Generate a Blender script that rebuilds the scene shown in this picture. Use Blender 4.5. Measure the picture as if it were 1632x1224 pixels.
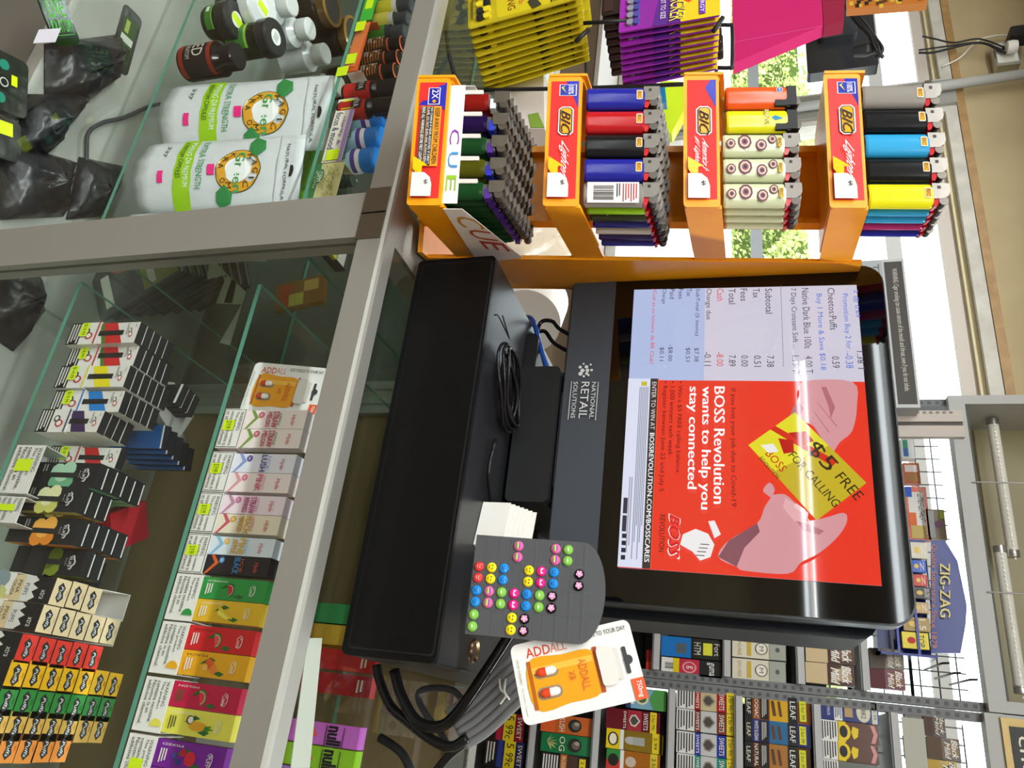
import bpy, math, random
from mathutils import Vector, Matrix
random.seed(7)
S = bpy.context.scene
COL = S.collection
for o in list(bpy.data.objects): bpy.data.objects.remove(o)

# ---------------- camera, world, lights, exposure ----------------
F = 1200.0
PI_, YA, RO = math.radians(17.6), math.radians(25.5), math.radians(-0.85)
_cp, _sp, _cy, _sy = math.cos(PI_), math.sin(PI_), math.cos(YA), math.sin(YA)
FWD = Vector((-_sy*_cp, _cy*_cp, -_sp))
_r0 = Vector((_cy, _sy, 0)); _u0 = _r0.cross(FWD)
RIGHT = _r0*math.cos(RO) + _u0*math.sin(RO)
UP = _u0*math.cos(RO) - _r0*math.sin(RO)
CAM = Vector((0, 0, 1.38))
cd = bpy.data.cameras.new('camera'); cam = bpy.data.objects.new('camera', cd); COL.objects.link(cam)
cd.sensor_fit = 'HORIZONTAL'; cd.sensor_width = 36; cd.lens = 36*F/1632; cd.clip_start = .02; cd.clip_end = 400
# the phone was held on its side: the picture's right is the room's up
cx, cyv, cz = UP, -RIGHT, -FWD
cam.matrix_world = Matrix(((cx.x, cyv.x, cz.x, CAM.x), (cx.y, cyv.y, cz.y, CAM.y), (cx.z, cyv.z, cz.z, CAM.z), (0, 0, 0, 1)))
S.camera = cam
S.view_settings.view_transform = 'Standard'; S.view_settings.look = 'None'
S.view_settings.exposure = -0.33; S.view_settings.gamma = 1; S.view_settings.use_curve_mapping = False

W = bpy.data.worlds.new('sky'); S.world = W; W.use_nodes = True
nt = W.node_tree; bg = nt.nodes['Background']
S.cycles.transparent_max_bounces = 48; S.cycles.max_bounces = 8
sky = nt.nodes.new('ShaderNodeTexSky'); sky.sky_type = 'NISHITA'; sky.sun_disc = False; sky.sun_elevation = .9
mx = nt.nodes.new('ShaderNodeMixRGB'); mx.inputs[0].default_value = .95; mx.inputs[2].default_value = (1, 1, 1, 1)
nt.links.new(sky.outputs[0], mx.inputs[1]); nt.links.new(mx.outputs[0], bg.inputs[0]); bg.inputs[1].default_value = 4.0

def lamp(name, kind, loc, energy, size=None, rot=None, col=(1, 1, 1)):
    l = bpy.data.lights.new(name, kind); l.energy = energy; l.color = col
    if kind == 'AREA': l.shape = 'RECTANGLE'; l.size, l.size_y = size
    if kind == 'SUN': l.angle = .01
    o = bpy.data.objects.new(name, l); o.location = loc
    if rot: o.rotation_euler = rot
    COL.objects.link(o); return o
lamp('sun', 'SUN', (0, 0, 20), 5.0, rot=(math.radians(35), math.radians(-20), 0))

def ray(x, y): return FWD + RIGHT*((y-612)/F) + UP*((x-816)/F)
def aY(x, y, Y): k = ray(x, y); return CAM + k*((Y-CAM.y)/k.y)
def aZ(x, y, Z): k = ray(x, y); return CAM + k*((Z-CAM.z)/k.z)
def aX(x, y, X): k = ray(x, y); return CAM + k*((X-CAM.x)/k.x)

# ---------------- materials ----------------
_M = {}
def lin(h):
    h = h.lstrip('#'); c = [int(h[i:i+2], 16)/255 for i in (0, 2, 4)]
    return [x/12.92 if x <= .04045 else ((x+.055)/1.055)**2.4 for x in c] + [1]
def newmat(n):
    m = bpy.data.materials.new(n); m.use_nodes = True; return m, m.node_tree, m.node_tree.nodes['Principled BSDF']
def noise_bump(t, p, scale, strength, dist=.002, detail=4):
    n = t.nodes.new('ShaderNodeTexNoise'); n.inputs['Scale'].default_value = scale; n.inputs['Detail'].default_value = detail
    tc = t.nodes.new('ShaderNodeTexCoord'); t.links.new(tc.outputs['Object'], n.inputs['Vector'])
    b = t.nodes.new('ShaderNodeBump'); b.inputs['Strength'].default_value = strength; b.inputs['Distance'].default_value = dist
    t.links.new(n.outputs['Fac'], b.inputs['Height']); t.links.new(b.outputs[0], p.inputs['Normal']); return n
def noise_col(t, p, c1, c2, scale, detail=5, lo=.35, hi=.65):
    n = t.nodes.new('ShaderNodeTexNoise'); n.inputs['Scale'].default_value = scale; n.inputs['Detail'].default_value = detail
    tc = t.nodes.new('ShaderNodeTexCoord'); t.links.new(tc.outputs['Object'], n.inputs['Vector'])
    r = t.nodes.new('ShaderNodeValToRGB'); r.color_ramp.elements[0].position = lo; r.color_ramp.elements[1].position = hi
    r.color_ramp.elements[0].color = lin(c1); r.color_ramp.elements[1].color = lin(c2)
    t.links.new(n.outputs['Fac'], r.inputs[0]); t.links.new(r.outputs[0], p.inputs['Base Color']); return r
def mat(k):
    if k in _M: return _M[k]
    m, t, p = newmat(k.replace('#', ''))
    if '#' in k:
        pre, h = k.split('#'); p.inputs['Base Color'].default_value = lin(h)
        p.inputs['Roughness'].default_value = {'': .5, 'g': .16, 'm': .3, 'k': .28, 'f': .85, 'b': .38}.get(pre, .5)
        if pre == '': noise_col(t, p, h, h, 60); p.inputs['Specular IOR Level'].default_value = .35
        if pre == 'm': p.inputs['Metallic'].default_value = 1; noise_bump(t, p, 400, .03)
        if pre == 'k': noise_bump(t, p, 14, .9, .012, 3)
        if pre == 'g' and max(lin(h)[:3]) < .02: p.inputs['Specular IOR Level'].default_value = .3
        if pre == 'b' and max(lin(h)[:3]) < .02: p.inputs['Specular IOR Level'].default_value = .2
        if pre == 'b': noise_bump(t, p, 60, .25, .003, 3)
        if pre == 'e':
            p.inputs['Roughness'].default_value = .03
            p.inputs['Base Color'].default_value = (0, 0, 0, 1); p.inputs['Emission Color'].default_value = lin(h); p.inputs['Emission Strength'].default_value = 1.2
        if pre == 'l':
            p.inputs['Emission Color'].default_value = lin(h); p.inputs['Emission Strength'].default_value = 22
        if pre in ('t', 'u', 'v'):   # thin clear sheet / tinted plastic
            t.nodes.remove(p); out = t.nodes['Material Output']
            a = t.nodes.new('ShaderNodeBsdfTransparent'); a.inputs[0].default_value = lin(h)
            g = t.nodes.new('ShaderNodeBsdfGlossy'); g.inputs['Roughness'].default_value = .02 if pre == 't' else .12
            fr = t.nodes.new('ShaderNodeFresnel'); fr.inputs[0].default_value = 1.45
            ge = t.nodes.new('ShaderNodeNewGeometry'); mu = t.nodes.new('ShaderNodeMath'); mu.operation = 'MULTIPLY_ADD'; mu.inputs[1].default_value = -1; mu.inputs[2].default_value = 1
            t.links.new(ge.outputs['Backfacing'], mu.inputs[0]); m3 = t.nodes.new('ShaderNodeMath'); m3.operation = 'MULTIPLY'; t.links.new(mu.outputs[0], m3.inputs[0]); t.links.new(fr.outputs[0], m3.inputs[1])
            mxs = t.nodes.new('ShaderNodeMixShader'); t.links.new(m3.outputs[0], mxs.inputs[0]); t.links.new(a.outputs[0], mxs.inputs[1]); t.links.new(g.outputs[0], mxs.inputs[2])
            last = mxs
            if pre in ('u', 'v'):
                d = t.nodes.new('ShaderNodeBsdfDiffuse'); d.inputs[0].default_value = lin(h); m2 = t.nodes.new('ShaderNodeMixShader'); m2.inputs[0].default_value = .45 if pre == 'u' else .12
                t.links.new(mxs.outputs[0], m2.inputs[1]); t.links.new(d.outputs[0], m2.inputs[2]); last = m2
            t.links.new(last.outputs[0], out.inputs[0])
    elif k == 'tanwall':
        noise_col(t, p, 'b3a27d', 'bfae88', 3); noise_bump(t, p, 90, .15); p.inputs['Roughness'].default_value = .8
    elif k == 'blackglass':
        p.inputs['Base Color'].default_value = lin('050506'); p.inputs['Roughness'].default_value = .03
    elif k == 'ceil':
        noise_col(t, p, 'd8d6cf', 'e2e0da', 8); p.inputs['Roughness'].default_value = .9
    elif k == 'floorm':
        noise_col(t, p, '5b4a38', '6d5a45', 5); p.inputs['Roughness'].default_value = .45
    elif k == 'alu':
        p.inputs['Base Color'].default_value = lin('a3a39c'); p.inputs['Metallic'].default_value = .5; p.inputs['Roughness'].default_value = .42
        n = noise_bump(t, p, 30, .04)
    elif k == 'deck':
        noise_col(t, p, 'a2a299', 'b8b8b0', 6); noise_bump(t, p, 40, .1)
    elif k == 'leaf':
        noise_col(t, p, '8fa850', 'eef0ae', .8, 8); p.inputs['Roughness'].default_value = .9
    elif k == 'lot':
        noise_col(t, p, 'b8b4ac', 'cfccc6', .3)
    elif k == 'framewhite':
        noise_col(t, p, 'b9b6ac', 'cfccc2', 12, 8); noise_bump(t, p, 60, .1)
    elif k == 'wood':
        noise_col(t, p, '9b7a4c', 'b08d5c', 20, 6); p.inputs['Roughness'].default_value = .5
    elif k == 'orange':
        noise_col(t, p, 'f59b06', 'faa60c', 30); p.inputs['Roughness'].default_value = .32; p.inputs['Subsurface Weight'].default_value = .0
    elif k == 'drawertop':
        p.inputs['Base Color'].default_value = lin('26272a'); p.inputs['Roughness'].default_value = .34; p.inputs['Metallic'].default_value = .35; noise_bump(t, p, 500, .05, .0005)
    elif k == 'reflector':
        noise_col(t, p, '8f8562', 'a79c76', 2, 2); p.inputs['Roughness'].default_value = .5
    _M[k] = m; return m

# ---------------- mesh builder ----------------
_T = {}
def text_geo(s):
    if s not in _T:
        c = bpy.data.curves.new('t', 'FONT'); c.body = s; c.resolution_u = 2; c.fill_mode = 'FRONT'
        o = bpy.data.objects.new('t', c); COL.objects.link(o)
        me = o.to_mesh(); V = [(v.co.x, v.co.y) for v in me.vertices]; P = [tuple(p.vertices) for p in me.polygons]
        o.to_mesh_clear(); bpy.data.objects.remove(o); bpy.data.curves.remove(c)
        if not V: V = [(0, 0), (1, 0), (1, 1)]; P = []
        x0 = min(v[0] for v in V); x1 = max(v[0] for v in V)
        y0 = min(v[1] for v in V); y1 = max(v[1] for v in V)
        _T[s] = ([((a-x0)/(x1-x0+1e-9), (b-y0)/(y1-y0+1e-9)) for a, b in V], P, (x1-x0)/(y1-y0+1e-9))
    return _T[s]
def rr(w, h, r, n=5, x=0, z=0, corners=(1, 1, 1, 1)):
    P = []
    for (cx_, cz_, a0, on) in ((w-r, r, -90, corners[0]), (w-r, h-r, 0, corners[1]), (r, h-r, 90, corners[2]), (r, r, 180, corners[3])):
        if on and r > 0:
            for i in range(n+1):
                a = math.radians(a0 + 90*i/n); P.append((x+cx_+r*math.cos(a), z+cz_+r*math.sin(a)))
        else:
            a = math.radians(a0+45); P.append((x + (w if math.cos(a) > 0 else 0), z + (h if math.sin(a) > 0 else 0)))
    return P
def smooth_path(P, n=6):
    P = [Vector(p) for p in P]
    if len(P) < 3: return P
    Q = [P[0]*2-P[1]] + P + [P[-1]*2-P[-2]]; R = []
    for i in range(1, len(Q)-2):
        a, b, c, d = Q[i-1:i+3]
        for k in range(n):
            t = k/n; R.append(.5*((2*b)+(c-a)*t+(2*a-5*b+4*c-d)*t*t+(3*b-a-3*c+d)*t**3))
    return R + [P[-1]]
class MB:
    def __init__(s): s.v = []; s.f = []; s.m = []; s.s = []; s.X = Matrix.Identity(4)
    def add(s, V, Fc, m, sm=False):
        b = len(s.v); s.v += [tuple(s.X @ Vector(v)) for v in V]
        for i, f in enumerate(Fc):
            s.f.append([b+j for j in f]); s.m.append(m[i] if isinstance(m, (list, tuple)) else m); s.s.append(sm)
        return s
    def box(s, x0, x1, y0, y1, z0, z1, m):
        V = [(x0, y0, z0), (x1, y0, z0), (x1, y1, z0), (x0, y1, z0), (x0, y0, z1), (x1, y0, z1), (x1, y1, z1), (x0, y1, z1)]
        return s.add(V, [(0, 3, 2, 1), (4, 5, 6, 7), (0, 1, 5, 4), (1, 2, 6, 5), (2, 3, 7, 6), (3, 0, 4, 7)], m)
    def bbox(s, x0, x1, y0, y1, z0, z1, m, r=.002):   # box with rounded vertical-plane edges
        return s.prism(rr(x1-x0, z1-z0, r, 2, x0, z0), y0, y1, m)
    def prism(s, O, y0, y1, m, side=None):            # outline in x,z swept along y
        n = len(O); V = [(a, y0, b) for a, b in O] + [(a, y1, b) for a, b in O]
        s.add(V, [list(range(n)), list(range(2*n-1, n-1, -1))], m)
        s.add(V, [(i, i+n, (i+1) % n+n, (i+1) % n) for i in range(n)], side or m); return s
    def lathe(s, prof, m, c=(0, 0, 0), seg=20, sc=(1, 1)):
        for i in range(len(prof)-1):
            (r0, z0), (r1, z1) = prof[i], prof[i+1]; V = []; Fc = []
            for k in range(seg):
                a = 2*math.pi*k/seg
                V += [(c[0]+r0*math.cos(a)*sc[0], c[1]+r0*math.sin(a)*sc[1], c[2]+z0), (c[0]+r1*math.cos(a)*sc[0], c[1]+r1*math.sin(a)*sc[1], c[2]+z1)]
            for k in range(seg):
                j = (k+1) % seg; Fc.append((2*k, 2*j, 2*j+1, 2*k+1))
            s.add(V, Fc, m[i] if isinstance(m, (list, tuple)) else m, abs(z1-z0) > 1e-5)
        return s
    def tube(s, P, r, m, seg=8, sub=6):
        P = smooth_path(P, sub) if sub else [Vector(p) for p in P]; V = []; Fc = []; n = len(P); N = None
        for i, p in enumerate(P):
            t = (P[min(i+1, n-1)]-P[max(i-1, 0)]).normalized()
            if N is None: N = t.orthogonal().normalized()
            N = (N - t*N.dot(t)).normalized(); B = t.cross(N)
            for k in range(seg):
                a = 2*math.pi*k/seg; V.append(p+(N*math.cos(a)+B*math.sin(a))*r)
        for i in range(n-1):
            for k in range(seg):
                j = (k+1) % seg; Fc.append((i*seg+k, i*seg+j, (i+1)*seg+j, (i+1)*seg+k))
        Fc.append(list(range(seg-1, -1, -1))); Fc.append([(n-1)*seg+k for k in range(seg)])
        return s.add(V, Fc, m, True)
    def build(s, name, parent=None, label=None, cat=None, group=None, kind=None):
        me = bpy.data.meshes.new(name); me.from_pydata(s.v, [], s.f)
        ks = []
        for k in s.m:
            if k not in ks: ks.append(k)
        for k in ks: me.materials.append(mat(k))
        me.polygons.foreach_set('material_index', [ks.index(k) for k in s.m])
        me.polygons.foreach_set('use_smooth', s.s); me.update()
        o = bpy.data.objects.new(name, me); COL.objects.link(o); o.parent = parent
        for a, b in (('label', label), ('category', cat), ('group', group), ('kind', kind)):
            if b: o[a] = b
        return o
class D:   # prints on a flat face: origin, x and z axis, outward normal; units are (w,h) fractions
    def __init__(s, mb, O, ex, ez, w, h, e=.00025):
        s.mb = mb; s.O = Vector(O); s.ex = Vector(ex).normalized(); s.ez = Vector(ez).normalized()
        s.n = s.ex.cross(s.ez); s.w = w; s.h = h; s.e = e; s.k = 1
    def P(s, x, z, d=0): return s.O + s.ex*(x*s.w) + s.ez*(z*s.h) + s.n*(s.e*s.k+d)
    def poly(s, pts, m): s.mb.add([s.P(*p) for p in pts], [list(range(len(pts)))], m); s.k += 1; return s
    def rect(s, x0, z0, x1, z1, m): return s.poly([(x0, z0), (x1, z0), (x1, z1), (x0, z1)], m)
    def disc(s, x, z, r, m, rz=None, n=16, a0=0, a1=360):
        rz = rz if rz else r*s.w/s.h
        return s.poly([(x+r*math.cos(math.radians(a0+(a1-a0)*i/n)), z+rz*math.sin(math.radians(a0+(a1-a0)*i/n))) for i in range(n if a1-a0 == 360 else n+1)], m)
    def text(s, t, x0, z0, x1, z1, m, keep=False, shear=0, arc=0):
        V, P, asp = text_geo(t)
        if keep:
            hw = (z1-z0)*s.h*asp/s.w
            if hw < x1-x0: x1 = x0+hw
        s.mb.add([s.P(x0+(x1-x0)*a+shear*b*(z1-z0), z0+(z1-z0)*b+arc*(a-.5)**2*(z1-z0)) for a, b in V], P, m); s.k += 1; return s
    def btext(s, t, x0, z0, x1, z1, m, **k):   # heavier lettering
        o = (z1-z0)*.035*s.h/s.w
        for q in (-1, 0, 1): s.text(t, x0+o*q, z0, x1+o*q, z1, m, **k)
        return s
    def vtext(s, t, x0, z0, x1, z1, m):   # reads downward
        V, P, asp = text_geo(t)
        s.mb.add([s.P(x0+(x1-x0)*b, z1-(z1-z0)*a) for a, b in V], P, m); s.k += 1; return s
    def utext(s, t, x0, z0, x1, z1, m):   # reads upward
        V, P, asp = text_geo(t)
        s.mb.add([s.P(x1-(x1-x0)*b, z0+(z1-z0)*a) for a, b in V], P, m); s.k += 1; return s
    def spoly(s, pts, m, n=4):
        Q = pts[-1:]+pts+pts[:2]; R = []
        for i in range(1, len(Q)-2):
            for k in range(n):
                t = k/n; a, b, c, d = Q[i-1:i+3]
                R.append(tuple(.5*((2*b[j])+(c[j]-a[j])*t+(2*a[j]-5*b[j]+4*c[j]-d[j])*t*t+(3*b[j]-a[j]-3*c[j]+d[j])*t**3) for j in (0, 1)))
        return s.poly(R, m)
    def lines(s, x0, z0, x1, z1, n, m):
        for i in range(n):
            z = z0+(z1-z0)*(i+.2)/n; e = x1-(x1-x0)*.18*((i*7) % 3)/2
            s.mb.add([s.P(x0, z), s.P(e, z), s.P(e, z+(z1-z0)*.5/n), s.P(x0, z+(z1-z0)*.5/n)], [(0, 1, 2, 3)], m)
        s.k += 1; return s
    def bars(s, x0, z0, x1, z1, n, m):
        rnd = random.Random(3)
        for i in range(n):
            x = x0+(x1-x0)*i/n; w = (x1-x0)/n*rnd.uniform(.25, .8)
            s.mb.add([s.P(x, z0), s.P(x+w, z0), s.P(x+w, z1), s.P(x, z1)], [(0, 1, 2, 3)], m)
        s.k += 1; return s
def front(mb, x0, y, z0, w, h): return D(mb, (x0, y, z0), (1, 0, 0), (0, 0, 1), w, h)
def topf(mb, x0, y0, z, w, d): return D(mb, (x0, y0, z), (1, 0, 0), (0, 1, 0), w, d)
def thing(name, label, cat, loc=(0, 0, 0), rz=0, group=None, M=None):
    o = bpy.data.objects.new(name, None); o.empty_display_size = .02; COL.objects.link(o)
    if M is not None: o.matrix_world = M
    else: o.location = loc; o.rotation_euler = (0, 0, rz)
    o['label'] = label; o['category'] = cat
    if group: o['group'] = group
    return o
def kids(o): return _K.get(o.name, [c for c in bpy.data.objects if c.parent == o])
_K = {}
def dup(root, loc=None, rz=None, label=None, group=None, M=None):
    if root.name not in _K:
        _K[root.name] = [c for c in bpy.data.objects if c.parent == root]
        for c in _K[root.name]: _K[c.name] = [g for g in bpy.data.objects if g.parent == c]
    r = root.copy(); COL.objects.link(r)
    for c in _K[root.name]:
        d = c.copy(); COL.objects.link(d); d.parent = r
        for g in _K.get(c.name, []):
            e = g.copy(); COL.objects.link(e); e.parent = d
    if M is not None: r.matrix_world = M
    else:
        if loc is not None: r.location = loc
        if rz is not None: r.rotation_euler = (0, 0, rz)
    if label: r['label'] = label
    if group: r['group'] = group
    return r
def fr(O, ex, ez):   # matrix with x = ex, z = ez, y = depth
    ex = Vector(ex).normalized(); ez = Vector(ez); ez = (ez-ex*ez.dot(ex)).normalized(); ey = ez.cross(ex)
    return Matrix(((ex.x, ey.x, ez.x, O[0]), (ex.y, ey.y, ez.y, O[1]), (ex.z, ey.z, ez.z, O[2]), (0, 0, 0, 1)))
ORD = ['front', 'second', 'third', 'fourth', 'fifth', 'sixth', 'seventh', 'eighth', 'ninth', 'tenth', 'eleventh', 'twelfth']
def structure(name, mb): return mb.build(name, kind='structure')
def rot(a): return Matrix.Rotation(math.radians(a), 4, 'Z')
# ---------------- room lights (ceiling fluorescent strips, outside the frame) ----------------
CEIL = 2.75
for (x, y, w, e) in ((-2.2, -6.2, 7.0, 100), (-1.2, -2.3, 5.0, 115), (-.9, -.55, 2.4, 85), (.7, 1.6, 1.4, 50), (-2.2, 1.9, 2.4, 50)):
    lamp('ceiling_light', 'AREA', (x, y, CEIL-.03), e, (w, .07), (0, 0, 0), (.97, 1, 1))

def tube_light(x0, x1, y):
    t = thing('ceiling_light', 'long white fluorescent tube under the ceiling, %s' % ('far behind the counter' if y < -4 else 'nearer to the counter'), 'ceiling light', (0, y, CEIL-.09)); MB().tube([(x0, 0, 0), (x1, 0, 0)], .018, 'l#f4fbff', 10, 0).build('tube', t); MB().box(x0-.05, x1+.05, -.06, .06, .035, .09, '#e4e4e0').build('housing', t)
TUBES = ((-5.6, 1.4, -6.31), (-3.6, 1.2, -3.3))
# ---------------- room shell ----------------
def plane_box(name, x0, x1, y0, y1, z0, z1, m): return structure(name, MB().box(x0, x1, y0, y1, z0, z1, m))
plane_box('floor', -6, 2.5, -7, 3.05, -.1, 0, 'floorm')
plane_box('ceiling', -6, 2.5, -7, 3.2, CEIL, CEIL+.1, 'ceil')
for q in TUBES: tube_light(*q)
WX0, WX1, WZ0, WZ1 = -5.2, 1.6, .72, 2.27
mb = MB()
mb.box(-6, 2.5, 3, 3.12, WZ1+.02, CEIL, 'tanwall'); mb.box(-6, 2.5, 3, 3.12, 0, WZ0, 'tanwall')
mb.box(-6, WX0, 3, 3.12, WZ0, WZ1+.02, 'tanwall'); mb.box(WX1, 2.5, 3, 3.12, WZ0, WZ1+.02, 'tanwall')
structure('wall_far', mb)
plane_box('wall_left', -6.1, -6, -7, 3.12, 0, CEIL, 'tanwall')
plane_box('wall_right', 2.5, 2.6, -7, 3.12, 0, CEIL, 'tanwall')
plane_box('wall_back', -6, 2.5, -7.1, -7, 0, CEIL, 'tanwall')
structure('trim_1', MB().box(-6, 2.5, 2.965, 3.0, WZ1+.022, WZ1+.055, 'wood'))
MX0, MX1 = -2.93, -2.79
def window(name, x0, x1):
    fm = MB(); y0, y1 = 2.97, 3.06
    fm.box(x0, x1, y0, y1, WZ1-.028, WZ1+.02, 'framewhite'); fm.box(x0, x1, y0, y1, WZ0, WZ0+.05, 'framewhite')
    fm.box(x0, x0+.03, y0, y1, WZ0+.05, WZ1-.028, 'framewhite'); fm.box(x1-.03, x1, y0, y1, WZ0+.05, WZ1-.028, 'framewhite')
    fm.box(x0+.03, x1-.03, 3.0, 3.03, WZ1-.05, WZ1-.028, '#d9cfa8'); fm.box(x0+.03, x1-.03, 3.02, 3.05, WZ1-.105, WZ1-.05, '#cfc6bd')
    fm.box(x0+.03, x1-.03, 3.02, 3.05, 1.955, 2.01, '#c9cac8'); fm.box(x0+.03, x1-.03, 3.02, 3.05, 1.388, 1.44, '#aeb4bb')
    w = structure(name, fm)
    MB().box(x0+.03, x1-.03, 3.032, 3.038, WZ0+.05, WZ1-.028, 't#f6faf8').build('glass_pane', w, kind='structure')
window('window_1', WX0, MX0); window('window_2', MX1, WX1)
structure('trim_2', MB().box(MX0, MX1, 2.95, 3.08, WZ0, WZ1+.02, 'alu').box(MX0+.05, MX0+.058, 2.945, 2.95, WZ0, WZ1, '#55565a'))
# world outside
structure('ground_outside', MB().box(-200, 120, 3.2, 160, -.1, -.02, 'lot'))
mb = MB(); rnd = random.Random(4)
for i in range(34000):
    x = rnd.uniform(-125, 10); top = 7.3+.7*math.sin(x*.35)+.5*math.sin(x*1.1); z = rnd.uniform(-.2, 1)**.8*top if rnd.random() > .1 else rnd.uniform(0, top)
    if isinstance(z, complex): z = 0
    y = 58+2.5*math.sin(x*.8+z)+rnd.uniform(-1.5, 1.5); r = rnd.uniform(.10, .34)
    a = Vector((rnd.gauss(0, 1), rnd.gauss(0, 1), rnd.gauss(0, 1))).normalized(); b = a.orthogonal().normalized(); c = a.cross(b); p = Vector((x, y, abs(z)))
    mb.add([p+b*r, p+c*r*.6, p-b*r, p-c*r*.6], [(0, 1, 2, 3)], 'leaf')
mb.box(-130, 15, 61, 62, 0, 6.5, '#4f6426')
o = mb.build('tree_line', None, 'sunlit green trees and shrubs in a row across the lot outside', 'trees', kind='stuff')

# conduit pipe and outlet on the far wall
t = thing('conduit_pipe', 'grey painted conduit pipe running up the window post and tan wall', 'pipe', (0, 0, 0))
P0, P1 = aY(1150, 190, 2.93), aY(1632, 118, 2.93); Pz = P0+(P1-P0)*1.1; P0 = P0+(P0-P1)*.45
MB().tube([P0, Pz], .022, '#a9aaa6', 12, 0).build('pipe', t)
for k in (1270, 1480):
    p = aY(k, 190-(k-1150)*.149, 2.945); MB().box(p.x-.04, p.x+.04, p.y-.01, p.y+.008, p.z-.015, p.z+.015, 'm#b0b0ac').build('clamp', t)
bx = aY(1603, 87, 2.95); t = thing('outlet_box', 'metal surface outlet box high on the tan wall', 'outlet', (bx.x, 3.0, bx.z))
MB().prism(rr(.15, .10, .01, 3, -.075, -.05), -.06, 0, 'm#c8c8c2').build('box', t)
MB().box(-.06, .06, -.064, -.06, -.042, .042, '#dcdcd4').box(-.035, -.015, -.066, -.064, -.015, .015, '#303030').build('cover_plate', t)
t = thing('power_plug', 'white round plug in the wall outlet box', 'plug', (bx.x+.01, 2.9, bx.z+.01)); MB().lathe([(0, 0), (.028, 0), (.03, .02), (.026, .04), (0, .04)], '#e6e4de', (0, 0, -.02)).build('plug_body', t)
t = thing('power_adapter', 'black power adapter above the white plug on the wall outlet', 'adapter', (bx.x-.055, 2.9, bx.z+.035)); MB().prism(rr(.06, .09, .015, 4, -.03, -.03), -.03, .035, '#1b1b1d').build('adapter_body', t)
tg = 'thin black wires hanging from the wall outlet to the window'
for i, (pts, lab) in enumerate((([(1600, 75), (1560, 62), (1520, 68), (1490, 62), (1470, 58)], 'thin black wire from the outlet, upper strand ending in a frayed tuft'), ([(1600, 80), (1560, 68), (1500, 75), (1464, 80)], 'thin black wire from the outlet, middle strand'), ([(1602, 85), (1560, 68), (1490, 83), (1464, 84)], 'thick black wire from the outlet, lowest strand'))):
    MB().tube([aY(x, y, 2.92) for x, y in pts], .004+.002*(i == 2), '#222222', 6).build('wire', None, lab, 'wire', tg)
MB().tube([aY(x, y, 2.96) for x, y in ((1632, 62), (1600, 56), (1560, 64), (1530, 92), (1502, 106))], .0035, '#e9e6dc', 6).build('wire', None, 'thin white wire looping over the tan wall to the window frame', 'wire')

# black screen seen from behind, hung by the window
a, b = aY(1287, 118, 2.5), aY(1287, -130, 2.5); H_ = aY(1393, 110, 2.5).z-a.z
t = thing('hanging_monitor', 'black flat screen seen from behind in front of the bright window', 'monitor', M=fr((a.x-.62, 2.5, a.z), (1, 0, 0), (0, 0, 1)))
MB().prism(rr(.62, H_+.02, .012, 3), 0, .05, 'g#2c2d30').build('housing', t); MB().prism(rr(.3, H_*.6, .02, 3, .16, .05), -.03, 0, '#303236').build('rear_cover', t)
cable = thing('monitor_cables', 'bunch of black cables dangling behind the hanging screen', 'cable')
for dx in (0, 5, 11): MB().tube([aY(1340+dx, 0+dx, 2.4), aY(1365+dx, 35, 2.38), aY(1385+dx*.5, 55, 2.38), aY(1395+dx, 78, 2.38), aY(1408-dx, 92, 2.4)], .008, '#1d1d1f', 6).build('strand', cable)
MB().lathe([(0, 0), (.02, .005), (.026, .05), (.012, .1), (0, .1)], '#1a1a1c', tuple(aY(1380, 80, 2.4)-Vector((0, 0, .05)))).build('knot', cable)

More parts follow.
